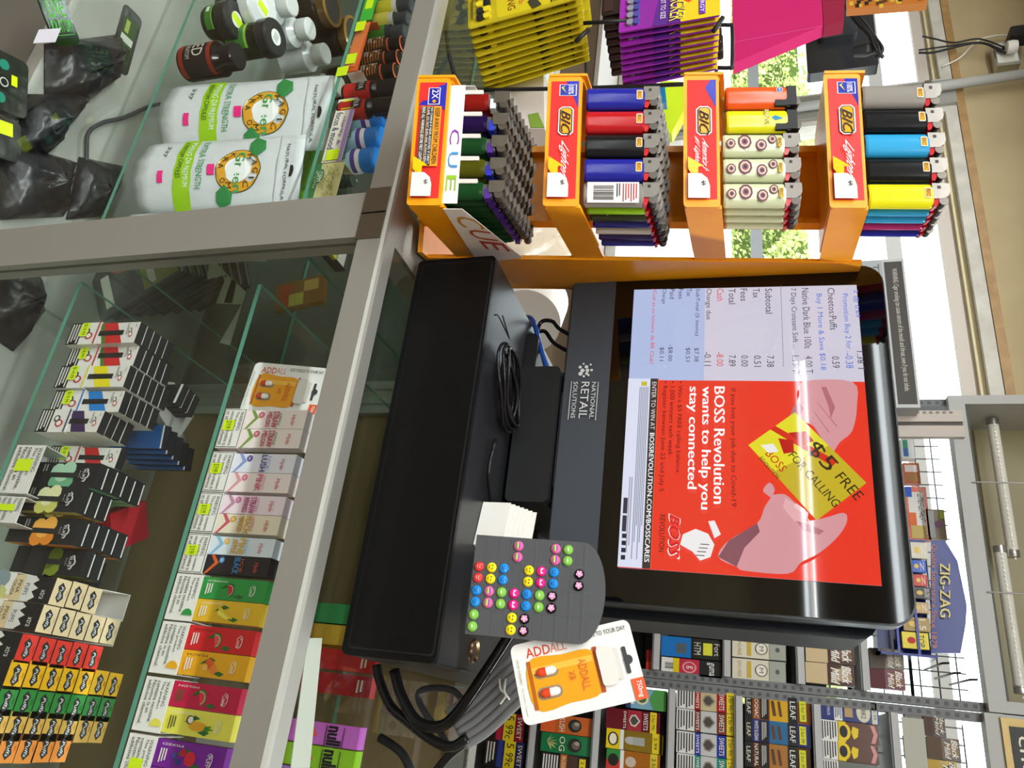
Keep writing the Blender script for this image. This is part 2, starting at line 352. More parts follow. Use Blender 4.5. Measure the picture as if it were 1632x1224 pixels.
# ---------------- display cases ----------------
YF, ZT, YB = .603, 1.0, 1.13
def slab(x0, x1, y0, y1, z, m='t#f8fcfa', e='g#5b9a86', th=.006):
    b = MB(); V = [(x0, y0, z-th), (x1, y0, z-th), (x1, y1, z-th), (x0, y1, z-th), (x0, y0, z), (x1, y0, z), (x1, y1, z), (x0, y1, z)]
    return b.add(V, [(0, 3, 2, 1), (4, 5, 6, 7), (0, 1, 5, 4), (1, 2, 6, 5), (2, 3, 7, 6), (3, 0, 4, 7)], [m, m, e, e, e, e])
def case(x0, x1, lab, shelves, back):
    t = thing('display_case', lab, 'display case', ((x0+x1)/2, YF, 0)); ox, oy = -(x0+x1)/2, -YF
    def B(n, *boxes, k=None):
        m = MB(); m.X = Matrix.Translation((ox, oy, 0))
        for bb in boxes: m.box(*bb)
        return m.build(n, t)
    w = .031
    m = MB(); m.X = Matrix.Translation((ox, oy, 0))   # top rail with a bright rounded front edge
    m.prism([(YF, ZT-.034), (YF, ZT-.004), (YF+.0012, ZT-.0012), (YF+.004, ZT), (YF+.022, ZT), (YF+.022, ZT-.034)], 0, 1, 'alu')
    m.v = [(p[1]*0+0, 0, 0) for p in m.v]; m = MB(); m.X = Matrix.Translation((ox, oy, 0))
    prof = [(YF, ZT-.034), (YF, ZT-.005), (YF+.0016, ZT-.0016), (YF+.005, ZT), (YF+.024, ZT), (YF+.024, ZT-.034)]
    n = len(prof); V = [(x0, a, b) for a, b in prof]+[(x1, a, b) for a, b in prof]
    m.add(V, [list(range(n-1, -1, -1)), list(range(n, 2*n))]+[(i, (i+1) % n, (i+1) % n+n, i+n) for i in range(n)], 'alu'); m.build('top_rail', t)
    B('side_rail', (x0, x0+w, YF+.024, YB, ZT-.034, ZT, 'alu')); B('side_rail', (x1-w, x1, YF+.024, YB, ZT-.034, ZT, 'alu')); B('rear_rail', (x0+w, x1-w, YB-.03, YB, ZT-.034, ZT, 'alu'))
    for xa in (x0, x1-w): B('corner_post', (xa, xa+w, YF, YF+.03, .1, ZT-.034, 'alu')); B('corner_post', (xa, xa+w, YB-.03, YB, .1, ZT-.034, 'alu'))
    B('corner_cap', (x1-w-.004 if x1 < 0 else x0-.001, (x1+.001) if x1 < 0 else x0+w+.004, YF-.0015, YF+.026, ZT-.0365, ZT-.006, 'm#8a877f')) if x0 < -.4 else None
    B('plinth', (x0, x1, YF+.01, YB, 0, .1, '#2c2b2a')); B('deck', (x0, x1, YF+.004, YB, .27, .30, 'deck')); B('lower_panel', (x0, x1, YF+.002, YF+.01, .1, .27, '#6d6a62'))
    B('front_glass', (x0+w, x1-w, YF+.010, YF+.015, .3, ZT-.034, 't#fafcfb'))
    B('top_glass', (x0+w, x1-w, YF+.024, YB-.03, ZT-.006, ZT-.001, 't#fafcfb'))
    B('side_glass', (x0+.012, x0+.016, YF+.03, YB-.03, .3, ZT-.034, 't#fafcfb')); B('side_glass', (x1-.016, x1-.012, YF+.03, YB-.03, .3, ZT-.034, 't#fafcfb'))
    B('rear_door', (x0+w, (x0+x1)/2+.02, YB-.018, YB-.012, .3, ZT-.034, back)); B('rear_door', ((x0+x1)/2-.02, x1-w, YB-.026, YB-.020, .3, ZT-.034, back))
    for (z, ya) in shelves:
        s = slab(x0+w+.002, x1-w-.002, ya, YB-.035, z); s.v = [(a+ox, b+oy, c) for a, b, c in s.v]; s.build('glass_shelf', t)
    return t
XJ = -.503
LU, LM, RU, RL = .820, .530, .790, .530
case(-2.1, XJ, 'aluminium framed glass display case on the left, pouches and bottles inside', [(LU, .68), (LM, .642)], '#565a52')
case(XJ, 1.1, 'aluminium framed glass display case holding vape cartons under the black cash drawer', [(RU, .68), (RL, .648)], '#7d6a4c')

# ---------------- lighter rack ----------------
ex, ez = Vector((.9783, .2069, .0072)), Vector((-.0511, .2075, .9769))
RM = fr((-.62, .53, 1.0429), ex, ez)
rk = thing('lighter_rack', 'tall orange plastic four tier lighter rack standing on the glass case', 'display rack', M=RM)
PIT, RWd = .141, .149
def lev(m):   # trays run level although the rack leans back
    m.v = [(a, b, c+.218*max(b, 0)) for a, b, c in m.v]; return m
lev(MB().box(.022, .030, .100, .118, -.035, .52, 'orange').box(.030, .112, .112, .118, -.035, .53, 'orange').box(.112, .118, .100, .118, -.035, .52, 'orange')).build('spine', rk)
lev(MB().box(.146, .151, .135, .235, -.040, .47, 'orange').box(.13, .151, .225, .235, -.040, .47, 'orange')).build('side_plate', rk)
lev(MB().box(.0, .151, .118, .235, -.040, -.034, 'orange')).build('base', rk)
TL = [('tier1', 'America'), ('Lighter', 1), ('America', 2), ('Lighter', 3)]
for k in range(4):
    z = PIT*k; m = MB()
    m.prism(rr(RWd, .036, .003, 2, 0, z-.001), 0, .004, 'orange'); m.box(.0, .004, .004, .12, z, z+.036, 'orange'); m.box(.145, .149, .004, .15, z, z+.036, 'orange')
    m.box(.004, .145, .004, .12, z-.001, z+.003, 'orange')
    m.box(-.003, .0, -.001, .12, z, z+.040, 'orange')
    tr = lev(m).build('tray', rk)
    m = MB(); d = front(m, .006, -.0002, z+.003, .135, .029)
    d.rect(0, 0, 1, 1, '#e02a26')
    if k == 0:
        d.poly([(0, .62), (.09, .42), (.2, 0.0), (.21, 1), (0, 1)], 'g#2a2fb0'); d.rect(.0, 0, .16, .92, '#e02a26'); d.poly([(.02, 1), (.25, 1), (.14, .5), (.03, .72)], 'g#2a2fb0')
        d.rect(.05, .34, .2, .78, '#f4f4f4'); d.rect(.055, .37, .195, .75, 'g#23279c'); d.text('2X', .07, .48, .15, .72, '#ffffff'); d.disc(.175, .58, .014, '#f29a14')
        d.rect(.22, .12, .74, .88, 'g#f0a030'); d.rect(.225, .36, .735, .60, '#151515'); d.rect(.225, .14, .735, .34, '#151515'); d.text('KEEP AWAY FROM CHILDREN', .24, .66, .72, .84, '#151515')
        d.text('NO CHARGE IF NEAR AGITATED, IF DIRECT', .235, .48, .725, .58, '#ffffff'); d.text('FLAME. DO NOT BURN AND ALWAYS REFILL', .235, .38, .725, .46, '#ffffff'); d.text('READ ALL WARNINGS BEFORE FIRST LIGHTING', .235, .18, .725, .30, '#ffffff')
    else:
        d.poly([(0, .80), (.07, .62), (.24, 1), (0, 1)] if k == 2 else [(0, .55), (.06, .62), (.17, .88), (.24, 1), (0, 1)], 'g#2a2fb0')
        if k != 2: d.rect(.03, .30, .13, .92, '#f4f4f4'); d.rect(.034, .33, .126, .89, 'g#2b3aa8'); d.text('100%', .042, .62, .118, .82, '#ffffff'); d.poly([(.045, .5), (.06, .36), (.11, .56), (.062, .44)], '#f4d040')
        d.poly([(.23, .42), (.255, .3), (.45, .3), (.475, .42), (.475, .72), (.45, .84), (.255, .84), (.23, .72)], '#ffffff')
        d.poly([(.238, .44), (.26, .34), (.445, .34), (.467, .44), (.467, .7), (.445, .8), (.26, .8), (.238, .7)], '#141414')
        d.poly([(.246, .45), (.264, .38), (.441, .38), (.459, .45), (.459, .69), (.441, .76), (.264, .76), (.246, .69)], 'g#f5a81c')
        d.btext('BIC', .265, .40, .44, .74, '#141414', shear=.12)
        if k == 2: d.text("America's", .5, .5, .74, .72, '#ffffff', shear=.3); d.text('#1 Lighter', .47, .2, .70, .42, '#ffffff', shear=.3)
        else: d.text('Lighter', .49, .36, .76, .72, '#ffffff', shear=.35)
    d.poly([(.70, 0), (.83, .2), (.76, .0)], 'g#f6c713'); d.poly([(.66, 0), (.74, .55), (.745, .35), (.86, .34), (.78, .12), (.75, 0)], 'g#f6c713')
    d.poly([(.80, 0), (.80, .45), (.84, .66), (.90, .74), (1, .74), (1, 0)], '#e9e3df'); d.vtext('$', .86, .45, .90, .6, '#26262c')
    m.build('header_card', tr)

_L = {}
BCOL = {'blue': 'g#1e2396', 'red': 'g#b8161e', 'black': 'g#17181a', 'grey': 'g#8c8781', 'light blue': 'g#2f9ed2', 'yellow': 'g#e3dc1c', 'green': 'g#8fc51c', 'white': 'g#d8d5ce', 'magenta': 'g#b02a6c', 'camouflage': 'g#39402c', 'patterned': 'g#cdd3ae', 'dark blue': 'g#2b1a6a', 'orange': 'g#ea5a26'}
def lighter(c, kind='metal'):
    if (c, kind) in _L: return _L[(c, kind)]
    t = thing('lighter', 'lighter', 'lighter'); m = MB(); bc = BCOL[c]; h = .061
    m.lathe([(0, 0), (.9, 0), (1, .002), (1, h-.002), (.95, h), (0, h)], bc, sc=(.0129, .0072), seg=24)
    d = D(m, (-.0129, -.0073, 0), (1, 0, 0), (0, 0, 1), .0258, h, .0001)
    if kind == 'barcode':
        d.rect(.06, .06, .94, .92, '#f0ece8'); d.lines(.12, .64, .9, .9, 6, '#b03030'); d.bars(.2, .16, .85, .5, 22, '#202020'); d.lines(.12, .54, .7, .62, 2, '#303030')
    elif kind == 'blink':
        d.rect(.1, .62, .74, .69, 'g#e3dc1c'); d.text('BLINK', .12, .62, .78, .70, '#26331a'); d.poly([(.45, .73), (.6, .79), (.5, .93), (.36, .8)], '#1f86a8')
    elif kind == 'aw': d.disc(.28, .88, .13, '#e8ecf0', .055); d.disc(.28, .88, .11, '#2348a0', .045); d.text('AW', .2, .86, .36, .90, '#ffffff')
    elif c == 'patterned':
        for (a, b, r) in ((.45, .35, .32), (.6, .62, .26), (.35, .8, .2), (.55, .12, .22)):
            for q, cc in ((1, '#6f3a52'), (.72, '#d3c9a6'), (.5, '#9a5a70'), (.28, '#3d3048')): d.disc(a, b, r*q, cc, r*q*.36, 9)
        d.rect(.3, .88, .7, .95, '#d9b23a'); d.text('BIC', .34, .89, .66, .94, '#141414')
    else:
        d.poly(rr(.42, .105, .03, 3, .24, .86), '#d9d9d4'); d.poly(rr(.36, .085, .03, 3, .27, .87), 'g#f0a81c'); d.text('BIC', .30, .882, .60, .942, '#141414', shear=.15)
        if c == 'camouflage':
            for (a, b, r) in ((.3, .5, .25), (.7, .3, .2), (.6, .7, .25)): d.disc(a, b, r, '#cfd2c0', r*.2, 7)
    m.build('body', t)
    if kind in ('blink', 'aw'): MB().box(-.011, .011, -.006, .006, h, h+.010, '#1c1c1e').box(.001, .012, -.0065, .0065, h-.012, h, '#1c1c1e').build('hood', t)
    else: MB().prism([(-.0118, h-.001), (.0045, h-.001), (.0045, h+.009), (.001, h+.0145), (-.003, h+.016), (-.0118, h+.0155)], -.0062, .0062, 'm#75706a').box(-.009, -.006, -.0065, -.0062, h+.004, h+.007, '#202020').build('hood', t)
    MB().X
    w = MB(); w.X = Matrix.Translation((.0065, 0, h+.0095)) @ Matrix.Rotation(math.pi/2, 4, 'X')
    w.lathe([(0, -.0058), (.0046, -.0058), (.0046, -.0042), (.0042, -.0042), (.0042, .0042), (.0046, .0042), (.0046, .0058), (0, .0058)], ['m#5a554f', 'm#6a655f', '#4a4440', '#3a3430', '#4a4440', 'm#6a655f', 'm#5a554f'], seg=12); w.build('spark_wheel', t)
    MB().prism([(.0045, h), (.0125, h), (.0125, h+.003), (.0085, h+.005), (.0045, h+.006)], -.005, .005, 'g#c01a20' if kind not in ('blink', 'aw') else '#202022').build('button', t)
    t.location = (0, 0, -5); _L[(c, kind)] = t; t['_p'] = 1; return t
_used = {}
def place(proto, M, label, group=None):
    if proto.name not in _used: _used[proto.name] = 1; proto.matrix_world = M; proto['label'] = label; proto.pop('_p', None) if hasattr(proto, 'pop') else None; proto['group'] = group or ''; o = proto
    else: o = dup(proto, M=M, label=label, group=group)
    if not group and 'group' in o.keys(): del o['group']
    return o
TN = {1: 'second tier from bottom', 2: 'third tier from bottom', 3: 'top tier'}
pal = ['blue', 'green', 'red', 'white', 'black', 'light blue', 'grey', 'dark blue']
front_row = {1: [('blue', 'metal'), ('red', 'metal'), ('black', 'metal'), ('blue', 'metal'), ('grey', 'barcode')], 2: [('orange', 'aw'), ('yellow', 'blink'), ('patterned', 'metal'), ('patterned', 'metal'), ('patterned', 'metal')], 3: [('grey', 'metal'), ('black', 'metal'), ('light blue', 'metal'), ('black', 'metal'), ('yellow', 'metal')]}
side_col = {1: ['green', 'camouflage', 'blue', 'white', 'dark blue', 'blue'], 2: ['patterned', 'patterned', 'patterned'], 3: ['light blue', 'light blue', 'magenta', 'blue']}
FP = ['at left end', 'second from the left', 'in middle', 'second from the right', 'at right end']
extra = {'barcode': ' with barcode', 'blink': ' with blue flame', 'aw': ' with oval badge'}
rnd = random.Random(5)
for tier in (1, 2, 3):
    nr = len(side_col[tier])+1
    for r in range(nr):
        for i in range(5):
            if r == 0: c, kd = front_row[tier][i]; lab = '%s lighter%s, %s of front row, %s' % (c, extra.get(kd, ''), FP[i], TN[tier]); g = None
            elif i == 4: c, kd = side_col[tier][r-1], 'metal'; lab = '%s lighter, right side column, %s from front, %s' % (c, ORD[r], TN[tier]); g = None
            else:
                c, kd = (pal[rnd.randrange(8)] if tier != 2 else 'patterned'), 'metal'; lab = 'lighter behind the front row showing only its metal top, %s' % TN[tier]; g = 'lighters behind the front row, '+TN[tier]
            zz = .037 + (.004 if kd in ('blink', 'aw') else 0)
            M = RM @ Matrix.Translation((.0185+.0278*i, .0145+.0163*r, PIT*tier+zz+.218*(.0145+.0163*r))) @ Matrix.Rotation(rnd.uniform(-.05, .05), 4, 'Z')
            place(lighter(c, kd), M, lab, g)
# bottom tier: clear refillable lighters in a white carton
CC = {'red': '#b3201a', 'dark red': '#6b1620', 'purple': '#2c1258', 'green': '#1f5c2c', 'olive': '#6b6a14'}
_P = {}
def clear_lighter(c):
    if c in _P: return _P[c]
    t = thing('clear_lighter', '', 'lighter'); MB().lathe([(0, 0), (1, 0), (1, .052), (.9, .056), (0, .056)], 'u#'+CC[c][1:], sc=(.0105, .006), seg=14).build('tank', t)
    MB().box(-.0108, -.006, -.0064, .0064, .002, .05, '#d6d3cc').build('sticker', t)
    MB().box(-.006, .008, -.004, .004, .056, .066, 'v#d8dcd8').build('valve', t)
    MB().prism([(-.0095, .062), (.004, .062), (.004, .074), (.0, .079), (-.0095, .079)], -.006, .006, 'm#75706a').build('hood', t)
    w = MB(); w.X = Matrix.Translation((.0055, 0, .0725)) @ Matrix.Rotation(math.pi/2, 4, 'X'); w.lathe([(0, -.0058), (.0048, -.0058), (.0048, .0058), (0, .0058)], ['m#6a655f', '#57504a', 'm#6a655f'], seg=12); w.build('spark_wheel', t)
    MB().box(-.001, .0105, -.005, .005, .058, .064, {'red': '#e8e8e8', 'dark red': '#d8d020', 'purple': '#2233b8', 'green': '#4a1f8a', 'olive': '#2328b0'}[c]).build('button', t); _P[c] = t; return t
cl = ['red', 'purple', 'green', 'olive', 'green']
for r in range(9):
    for i in range(5):
        c = cl[i]; lab = 'see-through %s lighter, white carton, column %s from left, row %s from front' % (c, ORD[i] if i else 'first', ORD[r] if r else 'first')
        place(clear_lighter(c), RM @ Matrix.Translation((.022+.0262*i, .012+.0132*r, .018+.218*(.012+.0132*r))), lab)
t = thing('lighter_carton', 'white cardboard carton with colourful letters holding clear lighters on the bottom tier', 'carton', M=RM)
m = MB(); m.box(.006, .1445, .0045, .0052, .006, .050, '#eeeae6'); m.box(.006, .1445, .0052, .123, .006, .007, '#dcd8d4'); m.box(.006, .0068, .0052, .123, .007, .06, '#dcd8d4')
m.add([(.1512, .004, .036), (.1512, .004, .056), (.1512, .13, .082), (.1512, .15, .022), (.1506, .004, .036), (.1506, .004, .056), (.1506, .13, .082), (.1506, .15, .022)], [(0, 3, 2, 1), (4, 5, 6, 7), (0, 1, 5, 4), (1, 2, 6, 5), (2, 3, 7, 6), (3, 0, 4, 7)], '#efe6e0')
d = D(m, (.1512, .018, .039), (0, 1, .06), (0, 0, 1), .1, .034); d.text('C', .0, .0, .28, .7, '#c98f1e', shear=.1); d.text('U', .33, .05, .58, .75, '#c2541e', shear=.1); d.text('E', .63, .1, .86, .85, '#b5303a', shear=.1)
d = front(m, .05, .0043, .036, .09, .013); 
for i, (ch, cc) in enumerate((('C', '#8a3fae'), ('U', '#3f8fd0'), ('E', '#8fc02f'))): d.text(ch, .1+.3*i, .1, .3+.3*i, .9, cc)
lev(m).build('carton_body', t)

# ---------------- cash drawer ----------------
dr = thing('cash_drawer', 'large black metal cash drawer resting on the glass counter', 'cash drawer', (-.262, .67, 1.0))
DX, DH, DD = .22, .100, .42
MB().prism(rr(2*DX, DH-.006, .004, 3, -DX, .012), .006, DD, 'drawertop').build('body', dr)
MB().prism(rr(2*DX, DH-.004, .006, 3, -DX, .010), .0, .006, 'b#0b0b0c').prism(rr(2*DX-.012, DH-.012, .004, 3, -DX+.006, .016), -.0008, 0, 'b#1e1f21').prism(rr(2*DX-.016, DH-.016, .004, 3, -DX+.008, .018), -.0018, 0, 'b#0a0a0b').build('front_panel', dr)
for (x, y) in ((-DX+.05, .05), (DX-.06, .05), (-DX+.05, DD-.05), (DX-.06, DD-.05)):
    MB().lathe([(0, 0), (.016, 0), (.018, .012), (0, .012)], '#111112', (x, y, 0)).build('foot', dr)
m = MB(); q_ = aZ(755, 1037, 1.106); m.X = Matrix.Translation((q_.x+.262, q_.y-.67, .1065)); m.lathe([(0, .0), (.008, .0), (.011, .002), (.012, .0), (.012, -.001)], ['#2a1d14', 'm#9a7a55', 'm#8a6a50', 'm#8a6a50'], seg=18); m.build('cable_port', dr)

# ---------------- customer display ----------------
B0 = aY(915, 430, .80); MW, MH = .412, .366
MM = fr((B0.x+.004, .80, B0.z), (1, 0, 0), (0, .055, 1))
mo = thing('customer_display', 'large black customer display showing a receipt list and a red advert', 'monitor', M=MM)
MB().prism(rr(MW, MH, .024, 6), .003, .026, 'g#2e3035', 'm#6b6e73').build('housing', mo)
m = MB(); m.prism(rr(MW-.004, MH-.004, .023, 6, .002, .002), 0, .003, 'blackglass'); 
m.build('front_glass', mo)
m = MB(); gp = [(a, b) for a, b in rr(MW-.004, .054, .022, 6, .002, .002, (1, 0, 0, 1))]; m.prism(gp, -.0008, 0, '#3b3f46')
d = front(m, 0, -.0008, 0, MW, MH); c0 = (.205*MW/MW, .075)
for (a, b, r) in ((0, 0, 8), (-1, -.6, 6), (1, -.4, 8), (0, 1.2, 7), (-1, .9, 7), (1, 1.1, 6), (0, 2.2, 5), (-1.8, .2, 4), (1.9, .5, 4.5), (1.6, 1.6, 4), (-1.5, 1.9, 4)):
    d.disc(.345+a*.011, .062+b*.014, r*.0008, '#c9cac9')
d.text('NATIONAL', .385, .098, .50, .112, '#c9cac9'); d.text('RETAIL', .385, .064, .50, .090, '#c9cac9'); d.text('SOLUTIONS', .385, .038, .50, .052, '#c9cac9')
d.rect(.385, .118, .505, .120, '#c9cac9'); d.rect(.385, .030, .505, .032, '#c9cac9'); m.build('lower_bezel', mo, 'dark grey lower bezel with pale printed logo')
m = MB(); SX, SZ, SW, SH = .029, .079, .346, .257
d = front(m, SX, -.0004, SZ, SW, SH); E = 'e#'
d.rect(0, 0, 1, 1, E+'d3cede'); d.rect(0, 0, .362, .335, E+'b4c1e6'); d.rect(.362, 0, 1, 1, E+'ec3b28')
K, BL, RD = E+'4a4558', E+'5a78d8', E+'d8505a'
rows = [('Promotion Buy 2 for ...', '-0.38', .945, BL), ('Cheetos:Puffs', '0.59', .89, K), ('Buy 1 More & Save $0.18', '', .835, BL), ('Native Dark Blue 100s', '4.00 T', .78, K), ('7 Days Croissant Soft ...', '1.79 T', .725, K), ('Subtotal', '7.38', .62, K), ('Tax', '0.51', .565, K), ('Fees', '0.00', .51, K), ('Total', '7.89', .457, K), ('Cash', '-8.00', .404, RD), ('Change due', '-0.11', .35, K), ('SubTotal (5 items)', '$7.38', .30, K), ('Tax', '$0.51', .262, K), ('Fees', '', .224, K), ('Paid', '-$8.00', .184, K), ('Change', '$0.11', .145, K), ('\u00bfCual es su n\u00famero de BR Club?', '', .10, RD)]
for (a, b, z, c) in rows:
    sm = z < .33; h = .022 if sm else .03; xi = .035 if c == BL else .012
    lw = len(a)*(.0105 if sm else .0125); d.text(a, xi, z-h/2, xi+min(lw, .232 if b and not sm else .3), z+h/2, c)
    if b: bw = len(b)*.0105; xe = .335 if b.endswith('T') else (.315 if not sm else .30); d.text(b, xe-bw, z-h/2, xe, z+h/2, c)
d.text('2 @ 0.69', .035, .975, .14, .998, BL); d.text('1.38 T', .265, .972, .335, .998, K)
for i in range(40): d.mb.add([d.P(.012+i*.0078, .67), d.P(.016+i*.0078, .67), d.P(.016+i*.0078, .673), d.P(.012+i*.0078, .673)], [(0, 1, 2, 3)], K)
# advert
d2 = D(m, m.v and d.P(.362, 0), (1, 0, 0), (0, 0, 1), SW*.638, SH); d2.n = d.n; d2.e = .00012; d2.O = Vector((SX+.362*SW, -.0004-.0075*0, SZ)); d2.k = 40
d2.rect(0, 0, 1, .10, E+'dfe3f6'); d2.rect(0, .10, 1, .135, E+'3a3434'); d2.rect(0, .133, 1, .137, E+'ec5a3a')
d2.text('ENTER TO WIN AT', .02, .108, .29, .127, E+'f0e0d8'); d2.btext('BOSSREVOLUTION.COM/BOSSCARES', .31, .108, .97, .128, E+'ffffff')
d2.lines(.05, .052, .96, .095, 6, E+'8a8ca0'); d2.lines(.55, .028, .93, .046, 2, E+'9a9cb0'); d2.rect(.02, .06, .045, .085, E+'c8c030')
for i in range(4): d2.rect(.84+.035*i, .012, .862+.035*i, .03, E+'2a2838')
d2.rect(.66, .01, .74, .028, E+'3a3848'); d2.rect(.75, .01, .83, .028, E+'3a3848')
for s_, x1, z in (('\u2022 Register between June 22 and July 5', .62, .165), ('\u2022 1,000 winners each week', .43, .198), ('\u2022 Win a $5 FREE calling balance', .52, .231)): d2.text(s_, .02, z-.012, x1, z+.012, E+'5a1018')
d2.btext('stay connected', .05, .262, .60, .312, E+'ffffff'); d2.btext('wants to help you', .05, .318, .70, .368, E+'ffffff'); d2.btext('BOSS Revolution', .05, .38, .67, .425, E+'ffffff')
d2.text('If you lost your job due to Covid-19', .06, .445, .68, .472, E+'5a1018')
d2.text('BOSS', .73, .20, .93, .25, E+'ffffff', shear=.5); d2.btext('BOSS', .735, .204, .925, .247, E+'d81e28', shear=.5); d2.text('REVOLUTION', .74, .165, .92, .187, E+'2a1418')
d2.poly([(.83, .26), (.88, .25), (.91, .30), (.95, .33), (.93, .37), (.87, .385), (.82, .36), (.80, .31)], E+'f2f0f0'); d2.poly([(.76, .36), (.84, .385), (.82, .41), (.755, .385)], E+'f2f0f0')
for i in range(4): d2.rect(.87+i*.018, .33-i*.006, .874+i*.018, .365-i*.006, E+'403040')
SK, SK2, SK3 = E+'d99aa0', E+'b87078', E+'8a5460'
d2.spoly([(.02, .75), (.02, .945), (.15, .955), (.28, .93), (.34, .88), (.40, .845), (.37, .82), (.30, .80), (.25, .77), (.235, .715), (.21, .69), (.175, .705), (.1, .73)], SK)
for q in range(3): d2.poly([(.13+.05*q, .80-.015*q), (.135+.05*q, .80-.015*q), (.26+.035*q, .86-.03*q+.01), (.255+.035*q, .862-.03*q+.01)], SK2)
d2.poly([(.235, .715), (.21, .69), (.16, .705), (.13, .73), (.17, .745)], SK2); d2.poly([(.05, .84), (.16, .87), (.22, .85), (.16, .845), (.05, .82)], SK2)
d2.poly([(.37, .52), (.19, .71), (.54, .968), (.73, .775)], E+'c9b22a'); d2.poly([(.37, .52), (.19, .71), (.36, .835), (.50, .62)], E+'e6dc2c')
d2.poly([(.31, .585), (.27, .625), (.55, .79), (.58, .76)], E+'ec3b28') if False else None
d2.poly([(.285, .61), (.265, .63), (.44, .865), (.465, .845)], E+'d8301e'); d2.poly([(.30, .68), (.36, .735), (.34, .78), (.29, .75)], E+'c01a18'); d2.poly([(.33, .64), (.41, .66), (.40, .70), (.34, .70)], E+'c01a18')
def rtext(s_, x0, z0, ang, h, asp_w, c):   # slanted text on the gift card
    V, P, a_ = text_geo(s_); ca, sa = math.cos(ang), math.sin(ang); k = SH/(SW*.638)
    d2.mb.add([d2.P(x0+(u*asp_w*ca-v*h*sa)*k, z0+(u*asp_w*sa+v*h*ca)) for u, v in V], P, c); d2.k += 1
An = math.radians(38)
rtext('$5', .385, .735, An, .075, .13, E+'3a2c18'); rtext('FREE', .52, .85, An, .042, .12, E+'3a2c18'); rtext('FOR CALLING', .42, .675, An, .036, .27, E+'3a2c18')
rtext('BOSS', .415, .585, An, .034, .10, E+'c8201c'); rtext('REVOLUTION', .44, .56, An, .018, .11, E+'2a1c18'); d2.poly([(.37, .57), (.41, .60), (.40, .64), (.36, .62)], E+'f0eee8')
d2.spoly([(.97, .47), (.93, .40), (.85, .44), (.76, .55), (.68, .58), (.60, .62), (.56, .60), (.60, .575), (.62, .60), (.615, .66), (.67, .71), (.70, .745), (.74, .72), (.72, .80), (.69, .875), (.73, .885), (.80, .85), (.88, .78), (.93, .71), (.985, .66), (.985, .5)], SK)
d2.poly([(.97, .47), (.93, .40), (.85, .44), (.76, .55), (.80, .56), (.88, .50)], SK3); d2.poly([(.63, .66), (.67, .71), (.70, .745), (.745, .735), (.74, .69), (.68, .65)], E+'e8b0b4'); d2.poly([(.74, .70), (.78, .72), (.80, .78), (.78, .80), (.755, .75)], SK2)
d2.poly([(.655, .70), (.685, .735), (.70, .72), (.67, .69)], E+'f4ccd0')
m.build('screen', mo, 'lit screen with receipt list and red advert')
MB().prism(rr(.36, .27, .02, 5, .05, .045), .028, .05, '#1b1d21').build('rear_cover', mo)
MB().prism(rr(.125, .34, .02, 4, .295, .0), .052, .15, 'g#1d1f24', '#2a2d33').build('terminal', mo)
MB().box(.12, .30, .05, .15, -.045, .10, '#141518').prism(rr(.26, .02, .005, 2, .08, -.062), .02, .24, '#18191c').build('stand', mo)
# ================= goods in the left case =================
def bottle(name, lab, x, y, z, parts, group=None):
    t = thing(name, lab, name.split('_')[-1], (x, y, z), 0, group)
    for pn, prof, ms, prints in parts:
        m = MB(); m.lathe(prof, ms, seg=24)
        if prints: prints(m)
        m.build(pn, t)
    return t
def wrap_text(m, s, r, z0, z1, a0, a1, c):   # text wrapped round a bottle, angles in degrees, -90 faces the front
    V, P, _ = text_geo(s)
    m.add([((r+.0003)*math.cos(math.radians(a0+(a1-a0)*u)), (r+.0003)*math.sin(math.radians(a0+(a1-a0)*u)), z0+(z1-z0)*v) for u, v in V], P, c)
def wrap_patch(m, r, z0, z1, a0, a1, c, n=8, e=.0002):
    V = []; Fc = []
    for i in range(n+1):
        a = math.radians(a0+(a1-a0)*i/n); V += [((r+e)*math.cos(a), (r+e)*math.sin(a), z0), ((r+e)*math.cos(a), (r+e)*math.sin(a), z1)]
    for i in range(n): Fc.append((2*i, 2*i+2, 2*i+3, 2*i+1))
    m.add(V, Fc, c, True)
TAG = 'g#d9f51c'; PINK = 'g#f22a86'
